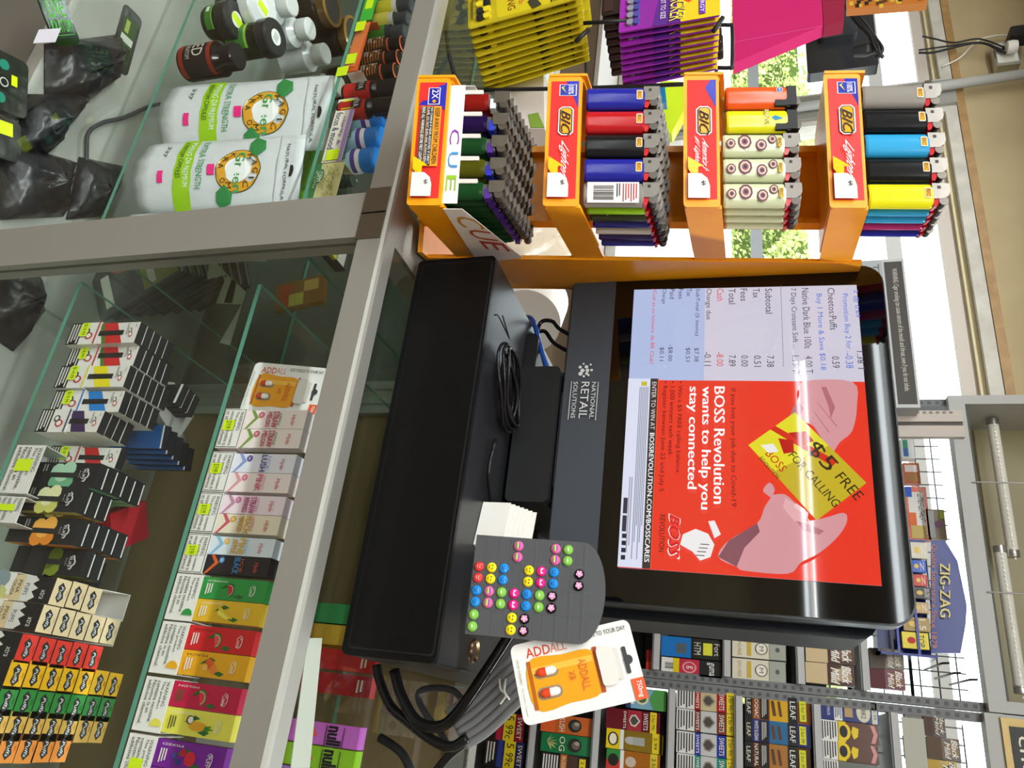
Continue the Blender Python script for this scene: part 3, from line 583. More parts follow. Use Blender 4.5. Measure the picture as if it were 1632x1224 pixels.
# white stand-up pouches
def pouch(lab, X0, X1, Y, z0, H, lean, c, band, kind, yaw=0, name='pouch'):
    w = X1-X0; t = thing(name, lab, 'pouch', M=Matrix.Translation((X0, Y, z0)) @ rot(yaw) @ Matrix.Rotation(math.radians(lean), 4, 'X'))
    m = MB(); nx, nz = 12, 16; V = []; 
    def bulge(u, v): return .024*(1-v)**.8*math.sin(math.pi*u)**.7*(1 if v < .86 else .3)+.002+.0012*math.sin(u*23+v*9)
    for s_ in (-1, 1):
        for j in range(nz+1):
            for i in range(nx+1):
                u, v = i/nx, j/nz; V.append((w*u, s_*bulge(u, v)*.9, H*v+(.012*math.sin(math.pi*u)*(-1 if j == 0 else 0))))
    n1 = (nx+1)*(nz+1); Fc = []
    for j in range(nz):
        for i in range(nx):
            a = j*(nx+1)+i; Fc.append((a, a+1, a+nx+2, a+nx+1)); Fc.append((n1+a, n1+a+nx+1, n1+a+nx+2, n1+a+1))
    for j in range(nz):
        a = j*(nx+1); Fc.append((a, a+nx+1, n1+a+nx+1, n1+a)); a += nx; Fc.append((a, n1+a, n1+a+nx+1, a+nx+1))
    for i in range(nx): Fc.append((i, n1+i, n1+i+1, i+1)); a = nz*(nx+1)+i; Fc.append((a, a+1, n1+a+1, n1+a))
    m.add(V, Fc, c, True)
    def S(u, v): return (w*u, -bulge(u, v)*.9-.0011, H*v)
    def patch(u0, v0, u1, v1, cc, n=8, e=0):
        VV = []; FF = []
        for i in range(n+1):
            for j in range(n+1): p = S(u0+(u1-u0)*i/n, v0+(v1-v0)*j/n); VV.append((p[0], p[1]-e, p[2]))
        for i in range(n):
            for j in range(n): a = i*(n+1)+j; FF.append((a, a+n+1, a+n+2, a+1))
        m.add(VV, FF, cc, True)
    def wt(s_, u0, v0, u1, v1, cc, e=.0006, mode=None):
        A, P, _ = text_geo(s_); Q = []
        for a, b in A:
            q = S(u0+(u1-u0)*a, v0+(v1-v0)*b); Q.append((q[0], q[1]-e, q[2]))
        m.add(Q, P, cc)
    def sh(pts, cc, e=.0004): m.add([(S(*p)[0], S(*p)[1]-e, S(*p)[2]) for p in pts], [list(range(len(pts)))], cc)
    def ring(cu, cv, r, cc, e, a0=0, a1=360, n=26): sh([(cu+r*math.cos(math.radians(a0+(a1-a0)*i/n)), cv+r*w/H*math.sin(math.radians(a0+(a1-a0)*i/n))) for i in range(n)], cc, e)
    if kind == 'white':
        patch(0, .22, 1, .33, band, 8, .0001); wt('MAENG DA PREMIUM', .05, .28, .72, .315, '#f4f8ee'); wt('KRATOM CAPSULES', .05, .235, .6, .265, '#24331a'); wt('EXTRA STRENGTH', .05, .36, .75, .40, '#3f9a58')
        ring(.5, .62, .30, '#2b3a1c', .0005); ring(.5, .62, .29, 'g#e2a52c', .0007); ring(.5, .62, .175, '#f2f4f4', .0009)
        for i, ch in enumerate('MAGIC'): a = math.radians(145-i*28); q_ = .01 if ch == 'I' else .04; wt(ch, .5+.232*math.cos(a)-q_, .62+.232*w/H*math.sin(a)-.017, .5+.232*math.cos(a)+q_, .62+.232*w/H*math.sin(a)+.017, '#2b3016', .0011)
        for i, ch in enumerate('KRATOM'): a = math.radians(205+i*26); wt(ch, .5+.232*math.cos(a)-.036, .62+.232*w/H*math.sin(a)-.017, .5+.232*math.cos(a)+.036, .62+.232*w/H*math.sin(a)+.017, '#2b3016', .0011)
        for (cu, cv, a0) in ((.18, .72, 1), (.84, .55, -1)): sh([(cu-.16*a0, cv-.02), (cu-.1*a0, cv+.045), (cu+.02*a0, cv+.05), (cu+.14*a0, cv-.0), (cu+.05*a0, cv-.05), (cu-.07*a0, cv-.05)], 'g#2f8a48', .0013)
        wt('Green', .24, .60, .80, .66, '#6fbf6a', .0015); wt('Green', .25, .602, .79, .657, '#3e9a4e', .0017)
        wt('NATURAL FORMULA', .12, .895, .9, .915, '#3a3c3c'); patch(0, .855, 1, .862, '#b9bec0', 6, .0002); patch(.5, .12, .66, .155, PINK, 3, .0004) if True else None; patch(.42, .43, .56, .475, PINK, 3, .0008); wt('337', .1, .13, .3, .155, '#333333')
    elif kind == 'green':
        patch(.02, .80, .98, .84, 'g#7fae2a', 6, .0002); patch(.02, .70, .98, .70+.01, 'g#b8e64a', 6, .0002)
        if band: ring(.5, .35, .3, 'g#e2a52c', .0007); ring(.5, .35, .18, '#f2f4f4', .0009)
    sh([(.42+.16*i/8, .945+(.012*math.sin(math.pi*i/8))) for i in range(9)]+[(.58, .93), (.42, .93)], '#20261c', .0006)
    m.build('bag', t); return t
pouch('white foil pouch with a green leaf logo and green band, standing upright further left', -.845, -.725, .672, LM+.002, .258, -7, 'b#d4d9dc', 'g#9ccf1c', 'white', 14)
pouch('white foil pouch with green leaf logo, nearer to the aluminium case post', -.728, -.615, .672, LM+.002, .245, -6, 'b#d4d9dc', 'g#9ccf1c', 'white', 12)
pouch('white foil pouch with only a sliver showing right beside the aluminium post', -.612, -.50-.033, .69, LM+.002, .22, -6, 'b#d4d9dc', 'g#9ccf1c', 'white', 4)
pouch('bright lime green foil pouch with hang slot, behind the left white pouch', -.815, -.70, .755, LM+.002, .235, -4, 'b#7fd314', None, 'green', 10)
pouch('bright lime green foil pouch with hang slot, behind the second white pouch', -.70, -.59, .765, LM+.002, .21, -3, 'b#7fd314', 1, 'green', 8)
# jars and bottles on the middle shelf
def jar(lab, x, y, r, h, lidc, lidr, top, grp=None):
    t = thing('jar', lab, 'jar', (x, y, LM+.001), 0, grp)
    m = MB(); m.lathe([(0, 0), (r*.92, 0), (r, .006), (r, h-.012), (r*.9, h)], ['#20261c', 'g#2a3020', 'v#606a50', 'v#606a50'], seg=28); wrap_patch(m, r, h*.3, h*.72, -150, -20, 'g#3d7a2c', 10); wrap_patch(m, r, h*.72, h*.78, -150, -20, 'g#8fc04a', 10, .0003); wrap_patch(m, r, h*.42, h*.62, -100, -78, '#e8ece0', 4, .0005); m.build('glass_body', t)
    m = MB(); m.lathe([(lidr*.96, h-.002), (lidr, h), (lidr, h+.018), (lidr*.95, h+.021), (0, h+.021)], lidc, seg=28); m.build('lid', t)
    if top: m = MB(); m.lathe([(lidr*.42, h+.0214), (0, h+.0214)], '#ecece8', seg=20); (m.box(-.006, .007, -.012, .014, h+.0216, h+.0219, TAG) if top == 2 else m.box(-.008, .008, -.006, .006, h+.0216, h+.0218, '#c4c4c0')); m.build('lid_sticker', t)
    return t
jar('squat jar with black lid and yellow-green price sticker on its round label', -.998, .684, .028, .030, 'g#26282a', .031, 2)
jar('squat jar with black lid and plain white round label, beside the white pouch', -.99, .722, .028, .083, 'g#26282a', .031, 1)
jar('wide jar with a white lid carrying a small yellow-green price tag', -1.05, .706, .036, .050, 'g#dfe3e4', .040, 2)
def pill(lab, x, y, z, bc, lc, h=.088, r=.028, grp=None):
    return bottle('supplement_bottle', lab, x, y, z, [('body', [(0, 0), (r, 0), (r, h*.62), (r*.62, h*.74), (r*.62, h*.78)], bc, None), ('cap', [(r*.7, h*.77), (r*.7, h), (r*.62, h+.002), (0, h+.002)], lc, None)], grp)
t = bottle('supplement_bottle', 'dark bottle with red-banded black label and black cap, on the middle shelf', -.893, .672, LM+.001, [
    ('body', [(0, 0), (.026, 0), (.027, .003), (.027, .066), (.018, .075)], 'g#17120e', lambda m: (wrap_patch(m, .027, .004, .064, -190, 10, '#1b1715', 14), wrap_patch(m, .027, .004, .012, -190, 10, '#8e2a1a', 14, .0004), wrap_patch(m, .027, .056, .064, -190, 10, '#8e2a1a', 14, .0004), wrap_text(m, 'RED', .0276, .03, .05, -130, -60, '#d8d0c8'), wrap_text(m, 'VEIN KRATOM', .0276, .018, .026, -135, -55, '#c8c0b8'))),
    ('cap', [(.02, .075), (.021, .076), (.021, .094), (.019, .096), (0, .096)], 'g#141416', None)])
for i, (x, y, lb, bc, lc) in enumerate(((-1.104, .748, 'leftmost white bottle', 'g#e4e8ea', '#d9dbd8'), (-1.112, .806, 'second white bottle', 'g#e4e8ea', '#d9dbd8'), (-1.113, .864, 'third white bottle', 'g#e4e8ea', '#d9dbd8'))):
    pill(lb+' with ribbed white cap behind the wide jars', x, y, LM+.001, bc, lc)
pill('clear greyish bottle with ribbed cap, behind the tall lime pouch', -1.098, .93, LM+.001, 'g#b8bcaa', '#c9c8b8')
for i, (x, y) in enumerate(((-1.205, .837), (-1.222, .915), (-1.19, 1.0))):
    t = thing('amber_jar', ['leftmost amber jar with brown rimmed lid at the back', 'rearmost amber jar with brown rimmed lid', 'nearest amber jar with brown rimmed lid, right of the others'][i], 'jar', (x, y, LM+.001))
    MB().lathe([(0, 0), (.034, 0), (.036, .004), (.036, .07), (.03, .078)], 'g#241a0e', seg=24).build('body', t); MB().lathe([(.033, .078), (.036, .079), (.036, .095), (.03, .097), (.029, .094), (0, .094)], ['g#5f4413', 'g#5f4413', 'g#8a6a30', 'g#8a6a30', '#2b2620'], seg=24).build('lid', t)
# upper shelf of the left case: small bottles
zs = LU+.001
def shot(lab, X, Y, prints, body, cap, r=.0135, h=.068, ch=.02):
    return bottle('energy_shot', lab, X, Y, zs, [('body', [(0, 0), (r, 0), (r, h*.62), (r*.96, h*.68)], body, prints), ('cap', [(r*.85, h*.68), (r*.85, h*.72), (r*.82, h*.72), (r*.82, h), (r*.7, h+.001), (0, h+.001)], cap, None)])
def kpr(m):
    for i in range(9): wrap_patch(m, .0135, .004+.0045*i, .0058+.0045*i, -160+4*i, -20-3*i, '#a8641c', 8, .0002)
    wrap_text(m, 'K', .0137, .028, .042, -125, -65, '#f4f0ea'); wrap_text(m, 'SHOT', .0137, .016, .024, -118, -72, '#f4f0ea')
for i, (x, y, l) in enumerate(((-.906, .708, 'leftmost'), (-.878, .708, 'middle'), (-.851, .708, 'rightmost'))):
    shot('%s of the three orange swirl shot bottles with black caps' % l, x, y, kpr, 'g#3a2a18', ['#e0623a', 'g#141416', 'g#141416', 'g#e0704a', 'g#141416', 'g#141416'])
cx0 = MB(); cx0.box(-.05, .05, -.002, 0, 0, .020, '#d8622c').box(-.05, .05, 0, .045, 0, .001, '#b5561e').box(-.05, -.049, 0, .03, 0, .03, '#e06a2a').box(.049, .05, 0, .03, 0, .026, '#f0e8dc')
d = front(cx0, -.05, -.002, 0, .1, .020)
for i in range(26): d.poly([(.02+i*.037, .02), (.035+i*.037, .02), (.045+i*.037, .98), (.03+i*.037, .98)], '#f0a060')
d.rect(.05, .1, .25, .9, TAG); d.rect(.72, .1, .92, .9, TAG)
t = thing('shot_carton', 'orange striped display carton in front of the three swirl shot bottles', 'carton', (-.885, .686, zs)); cx0.build('carton_body', t)
for i, (x, c, c2, l) in enumerate(((-.995, '#e9dc3c', 'g#e8e8e0', 'yellow and white bottle at the far left of the upper shelf'), (-.966, '#f0e060', 'g#d8dcd8', 'yellow to white faded tube bottle next to the green one'), (-.938, 'g#3f8a2c', 'g#2f3c4a', 'green bottle with dark clear cap left of the swirl shots'))):
    shot(l, x, .712, lambda m, c=c: wrap_patch(m, .0135, .004, .036, -180, 0, c, 10), c2, 'g#39424a', .013, .064)
t = thing('shot_carton', 'green display carton lip with price tag at the far left of the upper shelf', 'carton', (-.985, .686, zs)); m = MB(); m.box(-.045, .045, -.002, 0, 0, .02, 'g#3fb53c').box(-.045, .045, 0, .045, 0, .001, '#2f8a2c'); m.box(.0, .02, -.0025, -.002, .004, .016, TAG); m.build('carton_body', t)
def rpr(m): wrap_patch(m, .0165, .004, .046, -190, 10, 'g#b5201c', 12); wrap_patch(m, .0167, .024, .040, -125, -60, '#1b1416', 6); wrap_text(m, 'VIVA', .0172, .028, .037, -118, -66, '#e8e4e0')
for x, y, l in ((-.806, .702, 'left'), (-.772, .702, 'right')):
    bottle('red_label_bottle', '%s one of two red-labelled bottles with tall black ribbed caps' % l, x, y, zs, [('body', [(0, 0), (.0155, 0), (.0165, .003), (.0165, .05), (.013, .056)], 'g#17110f', rpr), ('cap', [(.0135, .054), (.0135, .058), (.0155, .058), (.0155, .084), (.0135, .086), (.008, .086), (.0075, .083), (0, .083)], ['g#101012', 'm#8a8a8a', 'g#1b1b1e', 'g#1b1b1e', '#3a3a3e', '#1b1b1e', '#1b1b1e'], None)])
tg_ = thing('price_tag', 'small yellow-green price tag on the shelf edge under the red-labelled bottles', 'tag', (-.83, .678, LU-.004)); MB().box(-.009, .009, -.0006, 0, -.004, .014, TAG).build('paper', tg_)
def bpr(m): wrap_patch(m, .0175, .004, .040, -190, 10, 'g#a8d4e0', 12); wrap_patch(m, .0177, .034, .041, -190, 10, 'g#5a3f9a', 12); wrap_text(m, 'Ultra', .018, .020, .032, -125, -62, '#26324a'); wrap_text(m, 'Vibes', .018, .008, .018, -120, -66, '#26324a')
for i, (x, y, l) in enumerate(((-.766, .716, 'leftmost'), (-.729, .716, 'middle'), (-.691, .716, 'rightmost'))):
    bottle('capsule_bottle', '%s of three white bottles with big blue ribbed caps' % l, x, y, zs, [('body', [(0, 0), (.0165, 0), (.0175, .003), (.0175, .040), (.015, .048)], 'g#e4e2e8', bpr), ('cap', [(.0165, .047), (.0172, .048), (.0172, .066), (.016, .069), (0, .069)], 'g#1273c8', None)])
t = thing('capsule_carton', 'white and purple display carton in front of the blue-capped bottles', 'carton', (-.727, .690, zs)); m = MB(); m.box(-.058, .058, -.002, 0, 0, .030, '#e8e2d4').box(-.058, .058, 0, .055, 0, .001, '#cfc8ba').box(.057, .058, 0, .05, 0, .02, '#d8c8a8')
d = front(m, -.058, -.002, 0, .116, .030); d.rect(0, .78, 1, 1, 'g#a98ad0'); d.text('focus &', .22, .1, .52, .45, '#3a2c6a'); d.text('mood', .55, .1, .8, .45, '#3a2c6a'); d.text('clarity &', .3, .5, .75, .72, '#8a5ab0'); d.rect(.03, .3, .18, .95, TAG); d.rect(.82, .2, .98, .85, TAG); m.build('carton_body', t)
t = thing('liquid_carton', 'cream leaf-patterned carton with dark green base standing by the post', 'carton', (-.631, .681, zs)); m = MB(); m.box(-.029, .029, 0, .002, 0, .042, '#cfc78e').box(-.029, .029, .002, .04, 0, .001, '#2c5a3c').box(-.029, -.028, .002, .04, 0, .042, '#e8e0b0').box(.028, .029, .002, .04, 0, .042, '#e8e0b0')
d = front(m, -.029, 0, 0, .058, .042); d.rect(0, 0, 1, .2, 'g#2f7a4c'); d.text('LIQUID', .2, .04, .7, .16, '#e8efe0')
for i in range(40): a = rnd.uniform(.02, .9); b = rnd.uniform(.24, .9); d.poly([(a, b), (a+.06, b+.03), (a+.09, b+.1), (a+.02, b+.06)], '#a89f5c')
d.disc(.52, .42, .2, '#35704a', .16); d.text('OPM', .4, .32, .68, .52, '#dfe6c8'); m.build('carton_body', t)
for x, l in ((-.643, 'left'), (-.620, 'right')):
    bottle('dropper_bottle', '%s small dark green bottle inside the cream leaf carton' % l, x, .700, zs+.0015, [('body', [(0, 0), (.0105, 0), (.0105, .034), (.007, .038)], 'g#26382c', None), ('cap', [(.0085, .038), (.0085, .048), (.0, .048)], 'g#2a4436', None)])
t = thing('small_box', 'small black and yellow box lying at the end of the upper shelf by the post', 'box', (-.572, .74, zs)); m = MB(); m.box(-.02, .02, 0, .04, 0, .018, '#1d1d1c').box(-.021, .021, -.001, .01, .012, .0185, '#d8c83a').box(-.004, .02, .012, .03, .018, .0186, '#e8e4da'); m.build('box_body', t)
# black bags lying on the deck
def crumple(lab, pts, z0, th, c='k#26272a', name='black_bag', sd=1, extra=None, cat='bag'):
    r = random.Random(sd); m = MB(); n = 14; xs = [p[0] for p in pts]; ys = [p[1] for p in pts]; cx_, cy_ = sum(xs)/len(xs), sum(ys)/len(ys)
    t = thing(name, lab, cat, (cx_, cy_, z0)); L = len(pts); rings = 5; V = []
    P = []
    for i in range(L):
        a, b = pts[i], pts[(i+1) % L]
        for k in range(4): P.append((a[0]+(b[0]-a[0])*k/4-cx_, a[1]+(b[1]-a[1])*k/4-cy_))
    for j in range(rings+1):
        f = 1-j/rings*.98
        for (a, b) in P: V.append((a*f, b*f, .004+th*(1-f)**.5*r.uniform(.7, 1.15) if j else .002))
    N = len(P); Fc = [(j*N+i, j*N+(i+1) % N, (j+1)*N+(i+1) % N, (j+1)*N+i) for j in range(rings) for i in range(N)]+[[rings*N+i for i in range(N)]]
    V2 = [(a, b, 0) for a, b in P]; m.add(V, Fc, c, True); b0 = len(m.v); m.add(V2, [list(range(N-1, -1, -1))], c)
    if extra: extra(m, th)
    m.build('bag_body', t); return t
zd = .301
def mk(px): return [tuple(aZ(x, y, zd)[:2]) for x, y in px]
crumple('black plastic bag at the lower left with glossy creases', mk([(70, 70), (185, 55), (195, 85), (180, 130), (140, 160), (70, 150)]), zd, .05, sd=3)
crumple('black plastic bag with white stripe, between the other black bags', mk([(40, 150), (140, 150), (110, 190), (75, 245), (20, 240)]), zd, .045, sd=4)
crumple('dull black bag lying left of the case post', mk([(0, 240), (75, 245), (110, 255), (95, 330), (100, 345), (0, 350)]), zd, .05, sd=5)
crumple('smooth black pouch folded flat against the case post', mk([(125, 250), (195, 265), (185, 300), (160, 345), (105, 350)]), zd, .03, sd=6)
crumple('black bag on the deck showing under the mirror-like glass corner', mk([(0, 385), (60, 440), (60, 500), (20, 560), (-40, 520)]), zd, .05, sd=8)
def flatbag(lab, q, zoff, c, prints, name='printed_pouch', cat='pouch', th=.018):
    # q: three pixel corners (bottom-left, bottom-right, top-left) of a pouch lying on the deck
    a, b, c_ = [aZ(x, y, zd+zoff+th) for x, y in q]; ex = (b-a); w = ex.length; ez = (c_-a); h = ez.length
    n = ex.cross(ez).normalized(); t = thing(name, lab, cat, M=fr(a-n*th, ex, ez)); ezp = (ez-ex.normalized()*ez.dot(ex.normalized())); h = ezp.length
    m = MB(); m.prism(rr(w, h, .01, 3), 0, th, c); d = front(m, 0, -.0, 0, w, h); prints(d); m.build('bag', t); return t
def kp(d): d.rect(0, .1, 1, .14, '#3c4238'); d.utext('GREEN MALAY KRATOM', .2, .12, .26, .9, '#e8ece4') if False else d.text('GREEN MALAY KRATOM', .12, .16, .9, .22, '#e8ece4'); d.rect(.1, .03, .6, .09, '#8a9088'); d.disc(.22, .42, .09, 'g#2f8a72', n=14); d.disc(.8, .36, .09, 'g#2f8a72', n=14); d.disc(.52, .42, .12, '#1b201a'); d.disc(.52, .42, .08, '#c8ccc0'); d.disc(.52, .42, .06, '#1b201a'); d.rect(.34, .58, .52, .72, TAG); d.rect(0, 0, .3, .08, '#3f6a2c')
flatbag('black pouch printed with white lettering and green discs, at the left edge', [(-8, 65), (-12, 160), (62, 50)], .02, 'k#2a2e26', kp)
flatbag('black pouch with a yellow-green tag below the lettered pouch', [(-30, 165), (-30, 235), (48, 165)], .02, 'k#2a2b26', lambda d: (d.rect(.1, .55, .42, .82, TAG), d.rect(0, .1, .9, .2, '#3c3d34')))
flatbag('grey-green pouch with a window and brown patch, lower left corner', [(-10, 50), (10, 60), (90, 0)], .02, 'k#5a5a4a', lambda d: (d.rect(.2, .1, .45, .9, '#b8bab0'), d.rect(.5, .3, .95, .95, '#5a2e20'), d.rect(.6, .05, .95, .2, TAG)))
flatbag('pouch with white strip and leafy green print lying flat near the back', [(195, 120), (200, 118), (185, 50)], .0, 'k#3a3d36', lambda d: None) if False else None
flatbag('black pouch with white strip and leafy green window near the back', [(185, 95), (215, 122), (255, 45)], .0, 'k#3a3b38', lambda d: (d.rect(.2, .15, .85, .85, '#3f5a30'), d.rect(.22, .45, .82, .56, '#cfd4c8'), d.rect(.3, .6, .5, .8, '#a8b860'), d.rect(.55, .2, .8, .4, '#26381c')))
t = flatbag('dark green card with bright green lettering leaning on the black bags', [(92, 74), (132, 70), (125, -12)], .05, 'g#1c3010', lambda d: (d.text('LIVE', .2, .55, .8, .9, '#4fae2c'), d.text('KRATOM', .12, .25, .88, .5, '#4fae2c'), d.rect(.1, .2, .9, .21, '#4fae2c')), 'green_card', 'card', .003)
cb = MB(); cb.tube([aZ(x, y, .31) for x, y in ((255, 165), (232, 172), (195, 188), (165, 195), (142, 210), (138, 240), (139, 285))], .0035, '#3c3d40', 8); cb.build('extension_lead', None, 'dark cord curving over the pale grey floor of the left case', 'cord')
t = thing('white_slip', 'small white paper slip sticking up between black bags', 'paper', M=fr(aZ(62, 47, .345), (1, 0, .1), (.1, .2, 1))); MB().box(0, .03, 0, .001, 0, .035, '#dcdce8').build('sheet', t)

# ================= right case: lower shelf =================
zl = RL+.001
def carton(lab, X0, X1, Y, z, dpt, lip, draw, c='#e4e2de', back=0, name='display_carton'):
    t = thing(name, lab, 'carton', (X0, Y, z)); w = X1-X0; m = MB()
    m.box(0, w, 0, .001, 0, lip, c).box(0, w, .001, dpt, 0, .001, c)
    for x in (0, w-.0008): m.add([(x, .001, .001), (x, dpt, .001), (x, dpt, max(back, lip*.7)), (x, .001, lip), (x+.0008, .001, .001), (x+.0008, dpt, .001), (x+.0008, dpt, max(back, lip*.7)), (x+.0008, .001, lip)], [(0, 3, 2, 1), (4, 5, 6, 7), (0, 1, 5, 4), (1, 2, 6, 5), (2, 3, 7, 6), (3, 0, 4, 7)], c)
    if back: m.box(0, w, dpt-.001, dpt, 0, back, c)
    draw(front(m, 0, 0, 0, w, lip)); m.build('carton_body', t); return t
def row(proto, n, X, Y, z, pitch, labf, grp, jit=.001, yaw=0, first=None):
    for i in range(n):
        src = first if (i == 0 and first) else proto
        M = Matrix.Translation((X+rnd.uniform(-jit, jit), Y+pitch*i, z)) @ rot(yaw+rnd.uniform(-1, 1))
        if src.get('_new'): del src['_new']; src.matrix_world = M; src['label'] = labf(i); src['group'] = grp
        else: dup(src, M=M, label=labf(i), group=grp)
def packproto(w, dp, h, draw, c, topc, edge=None, topdraw=None, name='vape_box'):
    t = thing(name, 'x', 'box'); t['_new'] = 1; m = MB()
    V = [(0, 0, 0), (w, 0, 0), (w, dp, 0), (0, dp, 0), (0, 0, h), (w, 0, h), (w, dp, h), (0, dp, h)]
    m.add(V, [(0, 3, 2, 1), (4, 5, 6, 7), (0, 1, 5, 4), (1, 2, 6, 5), (2, 3, 7, 6), (3, 0, 4, 7)], [c, topc, c, edge or c, '#e8e6e2' if topc == '#222224' else c, edge or c])
    if draw: draw(front(m, 0, 0, 0, w, h))
    if topdraw: topdraw(topf(m, 0, 0, h, w, dp))
    m.build('printed_box', t); return t
def wlines(d, x0, z0, x1, z1, c, tx=('WARNING:', 'This product', 'contains nicotine.', 'Nicotine is an', 'addictive chemical.')):
    n = len(tx)
    for i, s_ in enumerate(tx):
        zt = z1-(z1-z0)*i/n; d.text(s_, x0, zt-(z1-z0)/n*.78, x0+(x1-x0)*min(1, (len(s_)+(3 if i == 0 else 0))/19), zt, c)
stig = [('LUSH ICE', 'c8282a', 1, (224, 513), (211, 545), 5, .108), ('LUSH ICE', 'c8282a', 1, (223, 549), (207, 581), 5, .108), ('PINEAPPLE', 'e8dc1c', 0, (207, 583), (197, 618), 6, .108), ('BLUEBERRY', '1f7fd0', 0, (199, 623), (189, 657), 5, .108), ('GRAPE', '3f2a58', 0, (167, 654), (155, 689), 4, .096), ('CITRUS', 'c8282a', 0, (193, 714), (184, 747), 1, .108)]
POSN = ['first', 'second', 'third', 'fourth', 'fifth', 'sixth']
for k, (nm, sc, gr, a, b, n, h) in enumerate(stig):
    A, B = aZ(a[0], a[1], zl+h), aZ(b[0], b[1], zl+h); w = min(.030, (B-A).length); X0, Y0 = A.x, max(.6535, min(A.y, .70))
    def dr_(d, nm=nm, sc=sc, gr=gr):
        if gr: d.poly([(0, .98), (.12, .98), (.98, .62), (.98, .52)], '#4f7a2c') if False else d.poly([(.0, .46), (.0, .40), (1, .52), (1, .6)], '#4f7a2c')
        d.poly([(0, .46), (1, .58), (1, .82), (0, .66)], 'g#'+sc); d.rect(.38, .42, .62, .80, '#262624'); d.text(nm, .08, .835, .6, .86, '#333333'); d.disc(.60, .915, .13, '#c03030', .028, 10); d.disc(.60, .915, .09, '#f0eeea', .018, 10); d.disc(.42, .90, .12, '#333333', .024, 10); d.disc(.42, .90, .08, '#f0eeea', .014, 10); d.text('1.2ML', .1, .965, .3, .985, '#333333')
    p = packproto(w, .0115, h, dr_, '#dedcd6', '#222224')
    row(p, n, X0, Y0, zl+.001, .0128, lambda i, nm=nm, k=k: 'white vape box with %s stripe, %s column from the left, %s in its row' % ({'c8282a': 'red', 'e8dc1c': 'yellow', '1f7fd0': 'blue', '3f2a58': 'purple'}[stig[k][1]], POSN[k], 'front' if i == 0 else ORD[i]), 'striped vape boxes, column %s' % POSN[k], .0006, -4 if k == 4 else 0)
    def lipd(d, k=k, sc=sc):
        d.rect(0, 0, 1, .42, '#1f1f20'); d.lines(.06, .03, .95, .40, 4, '#d8d6d0'); d.disc(.62, .72, .16, '#c03030', .13, 10); d.disc(.62, .72, .11, '#e4e2de', .08, 10); d.disc(.42, .62, .14, '#333333', .1, 10); d.disc(.42, .62, .09, '#e4e2de', .06, 10); d.rect(0, .96, 1, 1, 'g#'+sc)
        if k != 4: d.rect(.04, .40, .66, .66, TAG); d.text('$14.99', .1, .46, .6, .6, '#5a6a10')
    carton('white vape carton lip under the %s striped column from the left' % POSN[k], X0-.001, X0+w+.0012, Y0-.0022, zl, .0128*n+.004, .048, lipd)
def fruit(d, x, z, c1, c2, r=.22):
    for i, (a, b) in enumerate(((-.5, .4), (.5, .5), (-.3, -.5), (.6, -.4), (0, 0))): d.disc(x+a*r, z+b*r*.32, r*.62, c1 if i % 2 else c2, r*.2, 9)
puff = [('mint green', '6fae86', 'a9d0b4', (160, 738), (158, 780), 5, .108, 0), ('pale yellow-green', 'c8c86a', 'e0e0b0', (134, 776), (124, 818), 3, .100, 1), ('orange fruit', 'e08a2c', 'f0b050', (129, 826), (121, 867), 5, .103, 2), ('dull yellow', '7a8a2c', '5a6a1c', (138, 878), (129, 916), 2, .106, 3)]
for k, (nm, c1, c2, a, b, n, h, ki) in enumerate(puff):
    A, B = aZ(a[0], a[1], zl+h), aZ(b[0], b[1], zl+h); w = .031; X0, Y0 = A.x, max(.6535, A.y)
    def dr_(d, c1=c1, c2=c2):
        fruit(d, .5, .52, '#'+c1, '#'+c2, .5); d.poly(rr(.2, .42, .05, 3, .42, .34), '#2c2d2c'); d.lines(.1, .22, .4, .30, 2, '#9a9a98')
        for (a_, b_, r_) in ((.35, .86, .12), (.5, .88, .14), (.66, .86, .12), (.5, .84, .16)): d.disc(a_, b_, r_, '#e8e8e6', r_*.26, 10)
        for (a_, b_, r_) in ((.35, .86, .09), (.5, .88, .11), (.66, .86, .09), (.5, .84, .13)): d.disc(a_, b_, r_, '#232426', r_*.24, 10)
        d.text('PUFF', .3, .835, .7, .875, '#f0f0ee'); d.text('FLOW', .36, .79, .64, .805, '#d0d0ce')
    p = packproto(w, .0145, h, dr_, '#232426', '#232426', '#'+c1, lambda d: d.rect(.08, .82, .92, .95, '#d8d8d4'))
    row(p, n, X0, Y0, zl+.001, .0155, lambda i, nm=nm: 'black vape box, %s flavour art column, %s in its row' % (nm, 'front' if i == 0 else ORD[i]), 'black vape boxes, %s column' % nm)
def wl2(d): wlines(d, .05, .1, .97, .95, '#1b1b1b'); d.rect(.3, .25, .55, .8, TAG)
A = aZ(134, 776, zl+.1); carton('white warning carton lip under the green and yellow black vape boxes', -.238, -.178, .650, zl, .06, .045, wl2); carton('white warning carton lip under the orange fruit black vape boxes', -.174, -.143, .650, zl, .06, .045, wl2)
t = thing('vape_box', 'small black vape box standing askew at the lower edge in front of others', 'box', (-.132, .625, zl-.015), math.radians(12)); p_ = MB(); p_.box(0, .03, 0, .012, 0, .085, '#232426').box(.001, .029, .004, .0055, .085, .0852, '#e0e0dc'); p_.build('printed_box', t); t.location = (-.172, .6525, zl+.03)
bpy.data.objects.remove(t.children[0]); bpy.data.objects.remove(t)
